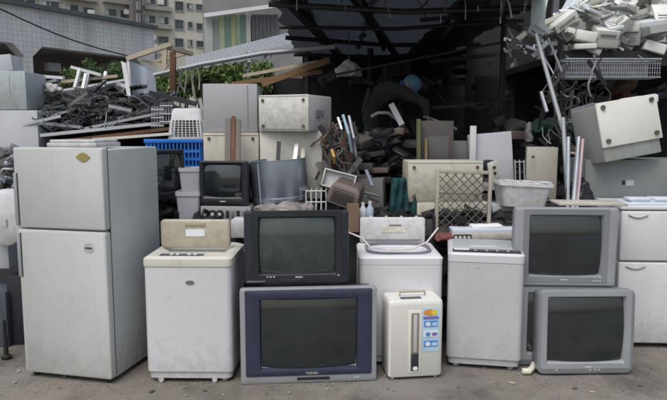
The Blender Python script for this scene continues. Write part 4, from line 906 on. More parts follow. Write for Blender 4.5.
# items behind/on third washer
mb = MB(); mb.box(-.3, 0, 0, .3, .22, .06, .006)
zc = P(480, 240, 4.98).z; cc = P(485, 235, 4.98)
single(MB().box(-.27, 0, 0, .32, .25, .06, .006), "flat_box", cream_pale, "flat cream box behind the light grey washing machine", "box", (cc.x, 4.96, zc + .005))
single(MB().box(-.27, 0, 0, .3, .2, .028, .004), "plastic_tray", mat("bluish_tray", (.6, .65, .75), .5, dirt=.2), "long bluish white tray lying on the flat cream box", "tray", (cc.x, 4.97, zc + .066), (0, 0, 1))
single(MB().box(-.1, 0, 0, .15, .16, .02, .004), "foam_board", paper, "short white board lying on the long bluish tray", "board", (cc.x, 5.0, zc + .095), (0, -1, 2))
t = thing("motor", "small black motor with copper parts lying left of the flat cream box", "motor", (P(462, 236, 4.95).x, 4.95, zc + .0), (0, 0, 0))
o = MB(); o.box(-.07, 0, 0, .08, .1, .05, .01); o.obj("body", black, t)
for k in range(4): MB().disc(-.05 + k * .035, .0, .028, .012, .012, .012, 10).obj("terminal", badge_lt, t)
c = P(446, 235, 4.95); lump("cloth_bundle", mat("dusty_red_cloth", (.22, .07, .07), .9, var=.3, bump=.4), "dusty red cloth scrap between the two washing machines", "cloth", (c.x, 5.0, c.z - .03), (.1, .07, .04), .02, 10)
# plastic pipe elbow on the ground
a = G(522, 374); b_ = G(535, 366); pth = [Vector((a.x, a.y, .022)), Vector((a.x + .045, a.y - .005, .022)), Vector(((a.x + b_.x) / 2 + .02, (a.y + b_.y) / 2 - .02, .024)), Vector((b_.x, b_.y, .028)), Vector((b_.x + .005, b_.y + .05, .03))]
mb = MB(); mb.tube(pth, .022, 14, caps=False); o = single(mb, "plastic_pipe", mat("ivory_pvc", (.68, .66, .55), .45, dirt=.4, var=.08), "bent ivory plastic pipe piece lying on the ground between washer and television", "pipe", ang=50); o.modifiers.new("s", 'SOLIDIFY').thickness = .004
for k, (u, v) in enumerate(((512, 383), (575, 388), (592, 391), (152, 392), (327, 389), (60, 388), (458, 388), (640, 385), (205, 391))):
    p = G(u, v); mb = MB(); s_ = random.uniform(.012, .022); mb.box(-s_, -s_ * .6, 0, s_, s_ * .6, .005, .002)
    single(mb, "litter_scrap", random.choice((wood_grey, wood_pale, scrap_mid)), "tiny flat scrap of litter lying on the bare ground", "litter", (p.x, p.y, noise_h(p.x, p.y) - .001), (0, 0, random.uniform(0, 180)), "litter scraps on the ground")

random.seed(103)
# ================================================================== FAR LEFT CORNER
c = P(7, 265, 4.75)
t = thing("toilet_lid_casing", "rounded white plastic casing left of the tall refrigerator", "casing", (c.x - .02, 4.75, .82), (0, 0, 10))
MB().loft([[(x, y, z) for x, z in rr2(0, .22, .3 - 2 * i, .44 - 2 * i, .13, 6)] for y, i in ((.2, .0), (.05, 0), (.01, .01), (0, .03))]).obj("shell", white_pl, t)
MB().box(.03, -.004, .16, .042, .002, .22).obj("slot", ac_grey, t)
cabinet("speaker_box", "tall black box standing in the gap left of the refrigerator", "box", 8, 276, 24, 352, 4.85, .3, tv_black, 0, zb=.0)
cabinet("steel_cabinet", "dark blue-grey cabinet under the rounded casing at the left edge", "cabinet", -22, 292, 7, 354, 4.8, .35, mat("dark_blue_cab", (.07, .085, .11), .5, dirt=.5, var=.2), 0, zb=.0)
mb = MB(); mb.lathe([(.035, 0), (.04, .02), (.018, .03), (.012, .3)], 14, caps=(True, True)); p = G(10, 356); single(mb, "floor_stand", black, "short black stand with round foot at the left edge", "stand", (p.x, p.y - .05, 0))
c = P(6, 228, 5.0); lump("cloth_bundle", pink_cloth, "crumpled pink cloth stuffed left of the refrigerator door seam", "cloth", (c.x, 5.0, c.z), (.16, .12, .09), .05, 7)
for k in range(14):
    u = random.uniform(-4, 16); v = random.uniform(165, 215); q = MB(); L0 = P(u, v, 5.2 + random.uniform(-.1, .3)); an = random.uniform(0, 3.14)
    L1 = L0 + Vector((math.cos(an) * .16, random.uniform(-.08, .08), math.sin(an) * .16)); md = (L0 + L1) / 2 + Vector((0, -.03, .03)); q.tube([L0, md, L1], .011, 6)
    single(q, "bent_tube", (chrome, pipe_grey, scrap_mid)[k % 3], "%s bent tube %s, %s %s of the tangle left of the refrigerator" % (("shiny", "grey", "brownish")[k % 3], "upright" if 1 < an < 2.1 else "slanting", *reversed(where(u, v, -4, 165, 16, 215))), "tube", group="bent tubes left of the refrigerator")
cabinet("steel_cabinet", "dull grey cabinet behind the tangled tubes at left edge", "cabinet", -20, 150, 20, 250, 5.7, .3, scrap_mid, 0, zb=.0)
cabinet("flat_board", "pale panel lying under the rounded casing left of the refrigerator", "panel", -20, 240, 9, 292, 4.98, .2, grey_pl, 0, zb=.6)

BOXES = {"bent rods among the ribbed strips": (30, 84, 164, 130), "scrap rods in the tangle right of the casings": (320, 128, 350, 182), "tangled metal pieces at the shed roof corner": (512, 26, 545, 50), "scrap rods under the rack platform": (545, 72, 600, 150), "shade-black rods deep in the shed": (385, 100, 520, 160)}
def scatter_bar(u, v, Y, ln, ang, r, m, name, label, cat, group=None, bend=.04):
    a = P(u, v, Y); d = Vector((math.cos(R_(ang)), random.uniform(-.2, .2), math.sin(R_(ang)))) * ln / 2; q = MB()
    if random.random() < .35:
        q.bar(a - d, a + d, r * 3.2, r * .7, up=(random.uniform(-.6, .6), 1, random.uniform(-.6, .6)))
    else:
        r *= .62; am = random.uniform(.2, 1.6) * bend; ph = random.uniform(0, 6); sd_ = Vector((-d.z, random.uniform(-.1, .1), d.x)).normalized()
        q.tube([a + d * (t_ / 4 - 1) + sd_ * am * math.sin(t_ * random.uniform(.55, .75) + ph) for t_ in range(9)], r, 6)
    if group:
        cn = {"dark_shaded_scrap": "black", "shade_black_scrap": "shade-black", "weathered_scrap": "grey-brown", "rusty_steel": "rusty", "galvanised_steel": "silvery", "worn_chrome": "shiny", "grey_conduit": "grey", "black_plastic": "black", "black_rubber": "matt black", "light_grey_plastic": "pale grey", "brown_casing": "brown", "weathered_wood": "greyish wooden", "pale_cream_plastic": "cream"}.get(m.name, "dull")
        sl_ = "upright" if 70 < ang % 180 < 110 else ("leaning right" if ang % 180 <= 70 else "leaning left"); bx_ = BOXES[group]; wa, wb_ = where(u, v, *bx_)
        label = "%s %s %s %s, %s %s of %s" % ("thick" if r > .013 else "thin", cn, cat, sl_, wb_, wa, label)
    return single(q, name, m, label, cat, group=group)
random.seed(100)
# ================================================================== LEFT TANGLE of ribbed strips
def strip_mesh(kind_):
    mb = MB(); n_ = 12; Ls = .62; pr = []
    for i in range(n_ + 1):
        t = i / n_; x = (t - .5) * Ls; zc = .035 * math.sin(math.pi * t) * (1, -.6, 1.6)[kind_]; yy = .03 * math.sin(2 * math.pi * t)
        wv = .022 + .006 * (i % 2)
        pr.append([(x, yy - .05, zc - .012), (x, yy - .05 - wv * .3, zc + .012), (x, yy, zc + wv), (x, yy + .05, zc + .012), (x, yy + .05, zc - .012)])
    mb.loft(pr); bmesh.ops.bevel(mb.bm, geom=[e for e in mb.bm.edges], offset=.0025, segments=1, affect='EDGES')
    me = bpy.data.meshes.new("ribbed_strip"); mb.bm.to_mesh(me); mb.bm.free(); me.polygons.foreach_set("use_smooth", [False] * len(me.polygons)); return me
def teeth_mesh():
    mb = MB()
    for i in range(15): mb.box(-.29 + i * .04, -.064, -.008, -.272 + i * .04, -.052, .03, M=Matrix.Translation((0, 0, .035 * math.sin(math.pi * (i / 15 + .03)))))
    me = bpy.data.meshes.new("teeth"); mb.bm.to_mesh(me); mb.bm.free(); return me
sm = [strip_mesh(k) for k in range(3)]; tm = teeth_mesh()
mstrip = [mat("black_strip", (.014, .014, .017), .4, var=.4, dirt=.3), mat("charcoal_strip", (.03, .03, .034), .35, metal=.4, var=.4, dirt=.3), mat("silver_strip", (.13, .135, .15), .35, metal=.6, var=.3, dirt=.4)]
mvar = {}
for k in range(3):
    for j in range(3):
        q = sm[k].copy(); q.materials.append(mstrip[j]); mvar[k, j] = q
tmm = tm; tmm.materials.append(mat("pale_teeth", (.2, .2, .21), .5, var=.4, dirt=.4))
def top_line(u): return 101 - 9 * math.exp(-((u - 112) / 38) ** 2)
cnt = 0
for row in range(14):
    for col_ in range(16):
        u = 26 + col_ * 9 + (4 if row % 2 else 0) + random.uniform(-5, 5); f_ = row / 13
        vt = top_line(u); v = 128 + (vt - 128) * f_ + random.uniform(-2, 2)
        if u > 160: continue
        Y = 6.2 + .5 * f_ + random.uniform(-.18, .12); p = P(u, v, Y)
        j = random.choice((0, 0, 0, 0, 1, 2) if row else (0, 1))
        o = bpy.data.objects.new("ribbed_strip", mvar[random.randrange(3), j]); C.objects.link(o); o.location = p
        o.rotation_euler = (random.uniform(-.5, .6), R_(random.uniform(-34, 22) - (8 if u < 70 else 0)), R_(random.uniform(-25, 25))); s_ = random.uniform(.22, .8); o.scale = (s_, random.uniform(.35, .8), random.uniform(.35, 1.3))
        wa, wb_ = where(u, v, 30, 84, 164, 130); tn = "long" if s_ > .62 else ("medium" if s_ > .42 else "short"); dr_ = "rising right" if o.rotation_euler[1] < -.1 else ("falling right" if o.rotation_euler[1] > .1 else "lying flat")
        tag(o, "%s %s ribbed strip %s at the %s %s of the left mound" % (tn, ("black", "charcoal", "silvery")[j], dr_, wb_, wa), "metal strip", "dark ribbed strips in the left mound")
        if random.random() < .55:
            c_ = bpy.data.objects.new("teeth", tmm); C.objects.link(c_); c_.parent = o
for k in range(46):
    u = random.uniform(30, 160); v = random.uniform(top_line(u), 128); scatter_bar(u, v, random.uniform(5.95, 6.15), random.uniform(.12, .42), random.uniform(-30, 35), random.uniform(.005, .011), random.choice((pipe_grey, tv_black, tv_black, black, scrap_dark, scrap_mid)), "bent_rod", "left mound", "rod", "bent rods among the ribbed strips", .07)
# mound core under the strips
mb = MB(); rows = []
for j in range(8):
    Y = 6.25 + j * .25; rows.append([mb.bm.verts.new((P(15 + i * 10, 110, Y).x, Y, P(15 + i * 10, 130 - (130 - top_line(15 + i * 10) - 8) * min(1, j / 2.2), Y if j < 3 else 6.7).z + random.uniform(-.03, .03))) for i in range(17)])
for j in range(7):
    for i in range(16): mb.bm.faces.new((rows[j][i], rows[j][i + 1], rows[j + 1][i + 1], rows[j + 1][i]))
kind(mb.obj("rubble", scrap_dark, ang=10), 'stuff')
# sheets below it
for k, (u0, v0, u1, v1, Y, th, m_, lb) in enumerate(((40, 137, 168, 124, 5.9, .03, grey_pl, "long pale grey sheet edge sloping under the ribbed strip mound"), (60, 143, 172, 130, 5.8, .03, rust, "rusty brown plank beneath the long pale sheet"), (92, 141, 172, 135, 5.75, .025, cream_pale, "cream plank end behind the refrigerator top"), (84, 130, 166, 113, 6.0, .025, ac_grey, "grey sheet edge higher up under the ribbed strips"))):
    a, b_ = P(u0, v0, Y), P(u1, v1, Y); q = MB(); up = Vector((0, 0, th)); bk_ = Vector((0, .5, 0)); q.loft([[a, b_, b_ + bk_, a + bk_], [p + up for p in (a, b_, b_ + bk_, a + bk_)]]); single(q, "metal_plank", m_, lb, "sheet")
for k, (u0, v0, u1, v1) in enumerate(((150, 93, 196, 104), (146, 98, 188, 112))):
    q = MB(); q.bar(P(u0, v0, 6.0), P(u1, v1, 5.95), .05, .045); single(q, "black_channel", tv_black, ("upper black metal channel sloping down behind the white basket", "lower black metal channel sloping down behind the white basket")[k], "channel")
# wire dish racks
for k, (u0, v0) in enumerate(((152, 106), (161, 102))):
    mb = MB()
    for i in range(5): mb.tube([P(u0 + i * 2.6, v0 + 22, 5.85), P(u0 + i * 2.6, v0 + 2, 5.85), P(u0 + i * 2.6 + 1, v0, 6.05)], .005, 5)
    for v in (4, 12, 20): mb.tube([P(u0 - 1, v0 + v, 5.84), P(u0 + 12, v0 + v, 5.84)], .006, 5)
    single(mb, "wire_rack", pipe_grey, ("lower silver wire rack left of the white basket", "upper silver wire rack left of the white basket")[k], "rack")
# white tube frame standing on the mound
mb = MB()
for a_, b_ in (((71, 67, 6.6), (101, 75, 6.6)), ((80, 69, 6.6), (75, 88, 6.5)), ((86, 74, 6.5), (83, 89, 6.4)), ((88, 74, 6.6), (85, 89, 6.5)), ((106, 72, 6.7), (103, 88, 6.6))): mb.bar(P(*a_), P(*b_), .03, .03)
single(mb, "upturned_chair", white_pl, "white tubular chair frame upside down on top of the ribbed strips", "chair frame")
for k, (u0, v0, u1, v1, w__, m_, lb) in enumerate(((22, 92, 57, 80, .04, pipe_grey, "grey bar sloping left of the white chair frame"), (24, 75, 64, 78, .035, white_pl, "thin white bar lying left on the mound above the blue-grey box"), (62, 82, 118, 76, .035, wood_pale, "long thin pale pole behind the white chair frame"), (118, 84, 131, 88, .05, white_pl, "short white bar at the foot of the grey curved sheet"), (24, 94, 48, 104, .04, scrap_mid, "dark bar resting beside the blue-grey box"))):
    q = MB(); q.bar(P(u0, v0, 6.7), P(u1, v1, 6.6), w__, .03); single(q, "metal_bar", m_, lb, "bar")
c = P(58, 90, 6.6); lump("plastic_bag", mat("greyish_bag", (.4, .38, .38), .5, var=.2), "small whitish bag lying on the ribbed strips left of the chair frame", "bag", (c.x, 6.5, c.z), (.1, .07, .06), .03, 9)
# wooden trestle frame
tr = thing("wooden_trestle", "weathered wooden frame standing above the ribbed strips by the curved sheet", "frame", (0, 0, 0))
for a_, b_, w__ in (((127, 59, 6.6), (172, 44, 6.6), .055), ((163, 46, 6.6), (192, 54, 6.9), .05), ((150, 63, 6.9), (192, 52, 6.9), .04), ((165, 48, 6.6), (164, 70, 6.6), .045), ((128, 57, 6.6), (131, 88, 6.55), .03), ((173, 52, 6.9), (173, 100, 6.85), .06), ((140, 60, 6.7), (168, 66, 6.6), .035)):
    q = MB(); q.bar(P(*a_), P(*b_), w__, w__ * .8); q.obj("beam", white_pl if w__ == .03 else (rust if w__ == .06 else wood_pale), tr)
# curved grey sheet
mb = MB(); n_ = 10; loopsA = []
for k in range(n_ + 1):
    a_ = k / n_; p = P(129 + 26 * a_, 62 + 10 * a_ ** 2 * 1.5, 6.5 + .12 * math.sin(a_ * 3)); q = P(133 + 24 * a_, 98, 6.45 + .12 * math.sin(a_ * 3)); loopsA.append([p, q, q + Vector((0, .012, 0)), p + Vector((0, .012, 0))])
mb.loft(loopsA); single(mb, "curved_sheet", mat("blue_grey_sheet", (.3, .34, .4), .45, metal=.2, dirt=.4, var=.15), "curved blue-grey metal sheet standing under the wooden frame", "sheet")
q = MB(); q.loft([[P(121, 61, 6.45), P(126, 63, 6.45), P(131, 96, 6.42), P(127, 96, 6.42)], [P(121, 61, 6.47), P(126, 63, 6.47), P(131, 96, 6.44), P(127, 96, 6.44)]]); single(q, "white_sheet", white_pl, "narrow white plastic sheet left of the curved blue-grey sheet", "sheet")
# twigs/ropes
for k in range(6):
    q = MB(); u = 178 + k * 4; q.tube([P(u, 68, 7.0), P(u + random.uniform(-3, 3), 80, 6.95), P(u + random.uniform(-8, 8), 92 + random.uniform(-3, 10), 6.8)], .008, 5); single(q, "rope", grey_cloth, "%s rope end hanging below the long grey pipe beside the orange-brown wooden post" % ("leftmost", "second", "third", "fourth", "fifth", "rightmost")[k], "rope", group="rope ends under the long pipe")

random.seed(101)
# ================================================================== CAVE TANGLE
for k in range(90):
    u = random.uniform(320, 352); v = random.uniform(128, 182)
    scatter_bar(u, v, random.uniform(5.45, 5.9), random.uniform(.12, .35), random.uniform(50, 130), random.uniform(.006, .016), random.choice((scrap_dark, scrap_mid, rust, scrap_mid, brown_pl, wood_grey)), "scrap_rod", "the tangle by the cream casings", "rod", "scrap rods in the tangle right of the casings")
for (u0, v0, u1, v1, m_, lb) in ((343, 115, 352, 152, mat("pale_blue_hose", (.28, .42, .5), .4, var=.1), "pale blue tube curving down through the dark tangle"), (349, 116, 357, 160, chrome, "shiny thin rod right of the pale blue tube"), (338, 118, 343, 140, chrome, "short shiny rod left of the pale blue tube"), (332, 150, 334, 163, mat("ochre_tag", (.5, .33, .08), .6), "small ochre strip stuck in the rusty tangle")):
    q = MB(); q.tube([P(u0, v0, 5.5), P((u0 + u1) / 2 + 1, (v0 + v1) / 2, 5.42), P(u1, v1, 5.5)], .013, 8); single(q, "thin_rod", m_, lb, "rod")
for k, (u0, v0, u1, v1, Y, m_) in enumerate(((358, 152, 386, 157, 6.0, scrap_mid), (368, 168, 388, 173, 5.9, brown_pl), (352, 163, 372, 170, 5.9, scrap_mid), (362, 132, 392, 138, 6.4, scrap_dark), (350, 175, 372, 182, 5.8, scrap_mid), (376, 178, 392, 184, 5.8, scrap_dark))):
    cabinet("metal_casing", ["long dull casing upper middle of the dark heap", "brownish flat casing right below the long dull one", "dark casing left of the brownish flat one", "black flat casing highest in the dark heap", "grey casing low left in the dark heap", "black little casing above the teal cloth side"][k], "casing", u0, v0, u1, v1, Y, .3, m_, random.uniform(-20, 20), roll=random.uniform(-8, 4))
q = MB(); q.tube([P(378, 196, 5.45), P(362, 192, 5.3), P(350, 190, 5.2)], .012, 8); single(q, "thin_rod", pipe_grey, "grey rod lying across the heap behind the brown casing", "rod")
for (u0, v0, u1, v1, lb) in ((366, 196, 378, 202, "light metal slat lying behind the bottles"), (372, 186, 366, 170, "upright thin grey strip behind the bottles")):
    q = MB(); q.bar(P(u0, v0, 5.4), P(u1, v1, 5.5), .03, .012); single(q, "metal_lath", steel, lb, "slat")
# pale metal pieces under the worker
q = MB(); q.tube([P(371, 117, 6.7), P(378, 113, 6.7), P(388, 113, 6.7), P(396, 119, 6.7)], .018, 8); single(q, "pale_hose", mat("pale_worn_plastic", (.24, .24, .24), .5, var=.2), "pale curved hose on the heap below the bending worker", "hose")
q = MB(); q.bar(P(391, 104, 6.6), P(402, 125, 6.5), .06, .02, up=(0, 1, 0)); single(q, "pale_metal_piece", mat("bright_worn_metal", (.22, .22, .24), .4, metal=.3, var=.25), "pale slanting slat below the bending worker's chest", "slat")
c = P(349, 72, 8.0); lump("plastic_bag", mat("dull_bag", (.36, .36, .34), .7, var=.3), "pale crumpled bag hanging high under the dark shed roof", "bag", (c.x, 8, c.z), (.16, .1, .12), .05, 7)
q = MB(); q.tube([c + Vector((0, 0, .1)), Vector((c.x, 8, 3.0))], .006, 5); single(q, "rope", scrap_mid, "thin rope holding the pale bag under the shed roof", "rope")
# teal cloth drape
mb = MB(); n_ = 14; LL = []
for k in range(12):
    v = 178 + k * 3.6; row = []
    for i in range(n_ + 1):
        u = 392 + 24 * i / n_ * (1 + .02 * k) - k * .3; row.append(P(u, v, 5.5 - .012 * k + .035 * math.sin(i * 1.7 + k * .3)))
    LL.append([mb.bm.verts.new(p) for p in row])
for a_, b_ in zip(LL, LL[1:]):
    for i in range(n_): mb.bm.faces.new((a_[i], a_[i + 1], b_[i + 1], b_[i]))
o = single(mb, "cloth_drape", teal, "dark teal cloth hanging left of the cream air-conditioner casing", "cloth", ang=80); o.modifiers.new("s", 'SOLIDIFY').thickness = .006
c = P(553, 128, 6.3); lump("tarpaulin", green_dk, "dark green tarpaulin bundle above the dull cream cabinet", "tarpaulin", (c.x, 6.35, c.z), (.2, .15, .1), .06, 6)
c = P(531, 135, 6.2); lump("tarpaulin", mat("grey_tube_cloth", (.16, .16, .16), .7), "small upright grey roll beside the green tarpaulin", "roll", (c.x - .02, 6.2, c.z), (.035, .04, .13), .015, 9)
# leaning poles, right of centre
for (u0, v0, u1, v1, Y0, Y1, r, m_, lb) in ((536, 34, 563, 130, 6.0, 5.6, .02, pipe_grey, "long galvanised pole slanting down right of the dark shed opening"), (563, 118, 568, 200, 5.6, 5.35, .02, pipe_grey, "grey pole continuing down beside the steel tubes"), (548, 38, 562, 72, 6.2, 6.1, .012, pipe_grey, "thin grey rod right of the long slanting pole"), (543, 55, 556, 78, 6.2, 6.1, .01, chrome, "short shiny rod crossing the slanting pole"), (518, 42, 526, 54, 6.1, 6.1, .016, chrome, "short pale rod near the top of the slanting pole"), (506, 38, 511, 57, 6.2, 6.2, .008, pipe_grey, "thin hanging wire left of the slanting pole"), (541, 92, 547, 112, 6.0, 5.9, .018, steel, "stubby silver bracket beside the slanting pole"), (547, 0, 541, 28, 6.6, 6.5, .012, white_pl, "thin white stick leaning on the slatted wall")):
    q = MB(); q.tube([P(u0, v0, Y0), P(u1, v1, Y1)], r, 8); single(q, "leaning_pole", m_, lb, "pole")
for k in range(16):
    scatter_bar(random.uniform(512, 545), random.uniform(26, 50), random.uniform(6.0, 6.3), random.uniform(.06, .2), random.uniform(-60, 60), random.uniform(.008, .022), random.choice((steel, pipe_grey, scrap_dark, chrome, cream_pale)), "bracket_piece", "shed roof corner", "metal piece", "tangled metal pieces at the shed roof corner")
for k in range(60):
    scatter_bar(random.uniform(540, 604), random.uniform(72, 150), random.uniform(5.9, 6.5), random.uniform(.1, .4), random.uniform(30, 150), random.uniform(.006, .016), random.choice((scrap_dark, scrap_mid, scrap_dark, shade, pipe_grey, tv_black)), "scrap_rod", "tangle under the wire basket", "rod", "scrap rods under the rack platform")
for k in range(26):
    scatter_bar(random.uniform(385, 520), random.uniform(100, 160), random.uniform(6.6, 8.5), random.uniform(.2, .6), random.uniform(-50, 120), random.uniform(.008, .022), random.choice((shade, shade, scrap_dark)), "scrap_rod", "dark shed depth", "rod", "shade-black rods deep in the shed")

random.seed(102)
# ================================================================== RACK PLATFORM AND WHITE CASING PILE (top right)
zp = P(600, 53, 7.0).z
rk = thing("steel_rack", "dark steel rack platform carrying the pile of white casings at top right", "rack", (0, 0, 0))
xl, xr = P(556, 50, 6.9).x, 4.9
MB().box(xl, 6.85, zp - .1, xr, 8.9, zp - .02).obj("platform", scrap_dark, rk)
MB().box(xl, 6.8, zp - .16, xr, 6.848, zp + .0).obj("edge_beam", scrap_dark, rk)
for x in (xl + .05, 3.9): MB().box(x, 6.86, 0, x + .07, 6.93, zp - .1).obj("post", scrap_dark, rk); MB().box(x, 8.8, 0, x + .07, 8.87, zp - .1).obj("post", scrap_dark, rk)
MB().box(xl - .4, 8.9, 0, xr, 8.98, zp - .1).obj("rear_sheet", MATS["shade_black_wall"], rk)
# wire basket shelf
x, z, w_, h_ = R(562, 60, 656, 78, 6.6); wb = thing("wire_basket", "long grey wire basket hanging below the casing pile at top right", "wire basket", (x, 6.5, z)); wm = mat("galvanised_wire", (.32, .34, .36), .5, metal=.3, dirt=.3, var=.2)
MB().tube([(-w_ / 2, 0, h_), (w_ / 2, 0, h_), (w_ / 2, .25, h_), (-w_ / 2, .25, h_), (-w_ / 2, 0, h_)], .009, 6).obj("rim", wm, wb)
MB().tube([(-w_ / 2, 0, 0), (w_ / 2, 0, 0), (w_ / 2, .25, 0), (-w_ / 2, .25, 0), (-w_ / 2, 0, 0)], .007, 6).obj("rim", wm, wb)
for k in range(40):
    xx = -w_ / 2 + w_ * (k + .5) / 40; MB().tube([(xx, 0, h_), (xx, 0, 0), (xx, .25, 0)], .003, 4).obj("wire", wm, wb)
for k in range(3): MB().tube([(-w_ / 2, 0, h_ * (k + 1) / 4), (w_ / 2, 0, h_ * (k + 1) / 4)], .003, 4).obj("wire", wm, wb)
for sx in (-1, 1): MB().tube([(sx * (w_ / 2 - .1), .12, h_), (sx * (w_ / 2 - .1), .35, zp - z - .03)], .006, 5).obj("hanger", wm, wb)
MB().box(-w_ / 2, .26, 0, w_ / 2, .27, h_ * .9).obj("backing", mat("basket_backing", (.09, .1, .11), .7, var=.4, vscale=9), wb)
# slatted wall behind the pile
sw_ = thing("slatted_wall", "dark wall of narrow vertical slats behind the casing pile", "wall", (0, 0, 0))
MB().box(2.0, 9.5, 0, 6.5, 9.56, 4.2).obj("backing", shade, sw_)
for k in range(22):
    xx = P(541, 0, 9.4).x + k * .19; MB().box(xx, 9.4, 1.5, xx + .08, 9.5, 4.2).obj("slat", mat("slat_grey", (.16, .16, .19), .6, var=.3, dirt=.4), sw_)
# casings
cw = [mat("casing_white", (.7, .71, .67), .45, dirt=.35, dcol=(.38, .35, .25), var=.06), mat("casing_cream", (.57, .57, .48), .5, dirt=.4, dcol=(.36, .31, .2), var=.08), mat("casing_bluish", (.6, .64, .67), .5, dirt=.3, dcol=(.35, .35, .35), var=.06), mat("casing_greyish", (.3, .31, .29), .5, dirt=.4, var=.12)]
def casing(label, u, v, Y, wpx, hpx, d_, roll, yaw_, pitch_, m_, vents=True, shape=0, group=None, name="plastic_shell", cat="cover"):
    w_ = wpx / F * Y * 1.02; h_ = hpx / F * Y * 1.02; p = P(u, v, Y)
    t = thing(name, label, cat, p, (pitch_, roll, yaw_), group)
    mb = MB(); r = min(h_, d_) * (.12, .05, .25)[shape]
    prof = rr2(d_ / 2, 0, d_, h_, r, 3)
    mb.loft([[(x, y * k_ + d_ / 2 * (1 - k_), z * k_) for y, z in prof] for x, k_ in ((-w_ / 2, .9), (-w_ / 2 + .012, 1), (w_ / 2 - .012, 1), (w_ / 2, .9))]); b_ = mb.obj("shell", m_, t)
    if vents:
        for k in range(3): MB().box(-w_ / 2 + .04, -.003, -h_ * .3 + k * h_ * .14, w_ / 2 - .04, .004, -h_ * .3 + k * h_ * .14 + .006).obj("vent_slot", mat("vent_grey", (.12, .12, .1), .7), t)
    return t
W, K, B, Gy = cw
lst = [("long cream cover sloping up from the shed corner at the left of the pile", 553, 22, 6.8, 44, 9, .16, -22, 8, 0, K, 1),
 ("cream strip cover lying beneath the long sloping one at the pile's left", 549, 30, 6.7, 34, 5, .1, -14, 5, 0, K, 1),
 ("bright white narrow casing tilted steeply beside the long sloping cover", 567, 22, 6.7, 26, 9, .1, -38, 4, 20, W, 1),
 ("grey vented box under the steeply tilted bright casing", 574, 30, 6.75, 24, 12, .2, -36, 4, 0, Gy, 0),
 ("tall white casing upright at the top left of the pile", 581, 8, 7.4, 20, 22, .2, 30, 12, 0, B, 0),
 ("cream block leaning right of the grey vented box", 579, 22, 7.0, 9, 10, .15, 20, 12, 0, K, 0),
 ("rounded white cover low in the pile above the wire basket", 587, 36, 6.7, 20, 10, .16, 10, 0, 0, W, 0),
 ("flat white cover just above the wire basket", 586, 46, 6.7, 22, 5, .2, -2, 0, 0, W, 0),
 ("large grey casing in the middle left of the pile", 591, 27, 7.0, 20, 12, .25, 5, 6, 0, Gy, 0),
 ("white striped grille cover right of the rounded white cover", 609, 35, 6.7, 22, 8, .2, 4, 0, 25, W, 1),
 ("dark grey box below the striped white cover", 608, 43, 6.72, 21, 10, .22, 3, 0, 0, Gy, 0),
 ("small pale casing behind the striped cover near pile centre", 607, 23, 7.1, 18, 10, .2, -26, 10, 0, W, 0),
 ("large white half-round casing right of the pile centre", 625, 27, 6.8, 26, 9, .25, 4, -20, 10, W, 0),
 ("grey end box with slots below the half-round casing", 629, 38, 6.82, 20, 14, .24, 3, -25, 0, Gy, 1),
 ("short cream casing above the pile centre tilted right", 608, 10, 7.3, 22, 9, .2, 16, 10, 0, W, 1),
 ("thin pale panel crossing the upper middle of the pile", 626, 15, 7.2, 30, 5, .1, -32, 0, 0, W, 0),
 ("white cover wedged right of the thin crossing panel", 631, 19, 7.0, 16, 7, .2, -10, 0, 0, W, 0),
 ("long pale cover reaching the right edge, upper one", 655, 15, 7.0, 46, 7, .16, -11, -5, 0, W, 1),
 ("long bluish white cover reaching the right edge, lower one", 655, 26, 6.8, 40, 10, .2, -8, -5, 15, B, 1),
 ("big bluish panel in the upper right corner", 656, 5, 7.5, 40, 10, .2, -20, 0, 10, B, 0),
 ("greyish panel left of the bluish corner panel", 641, 9, 7.5, 18, 9, .15, 8, 0, 0, Gy, 0),
 ("white rounded casing at the lower right of the pile", 656, 47, 6.75, 20, 10, .2, 18, -10, 0, W, 0),
 ("pale cover lying along the very top of the pile", 612, 1, 7.8, 60, 5, .2, -3, 0, 0, K, 0),
 ("dull cover beneath the long one at the very top", 600, 6, 7.7, 26, 6, .2, -12, 5, 0, K, 0),
 ("cream casing peeping behind the middle grey one", 597, 16, 7.3, 20, 6, .2, -18, 0, 0, K, 0),
 ("dark shell lying between lower right casings", 650, 37, 7.0, 28, 9, .3, -10, 0, 0, Gy, 0)]
for k, it in enumerate(lst):
    casing(*it[:11], vents=(it[11] == 1), shape=it[11] if it[11] != 1 else 1)
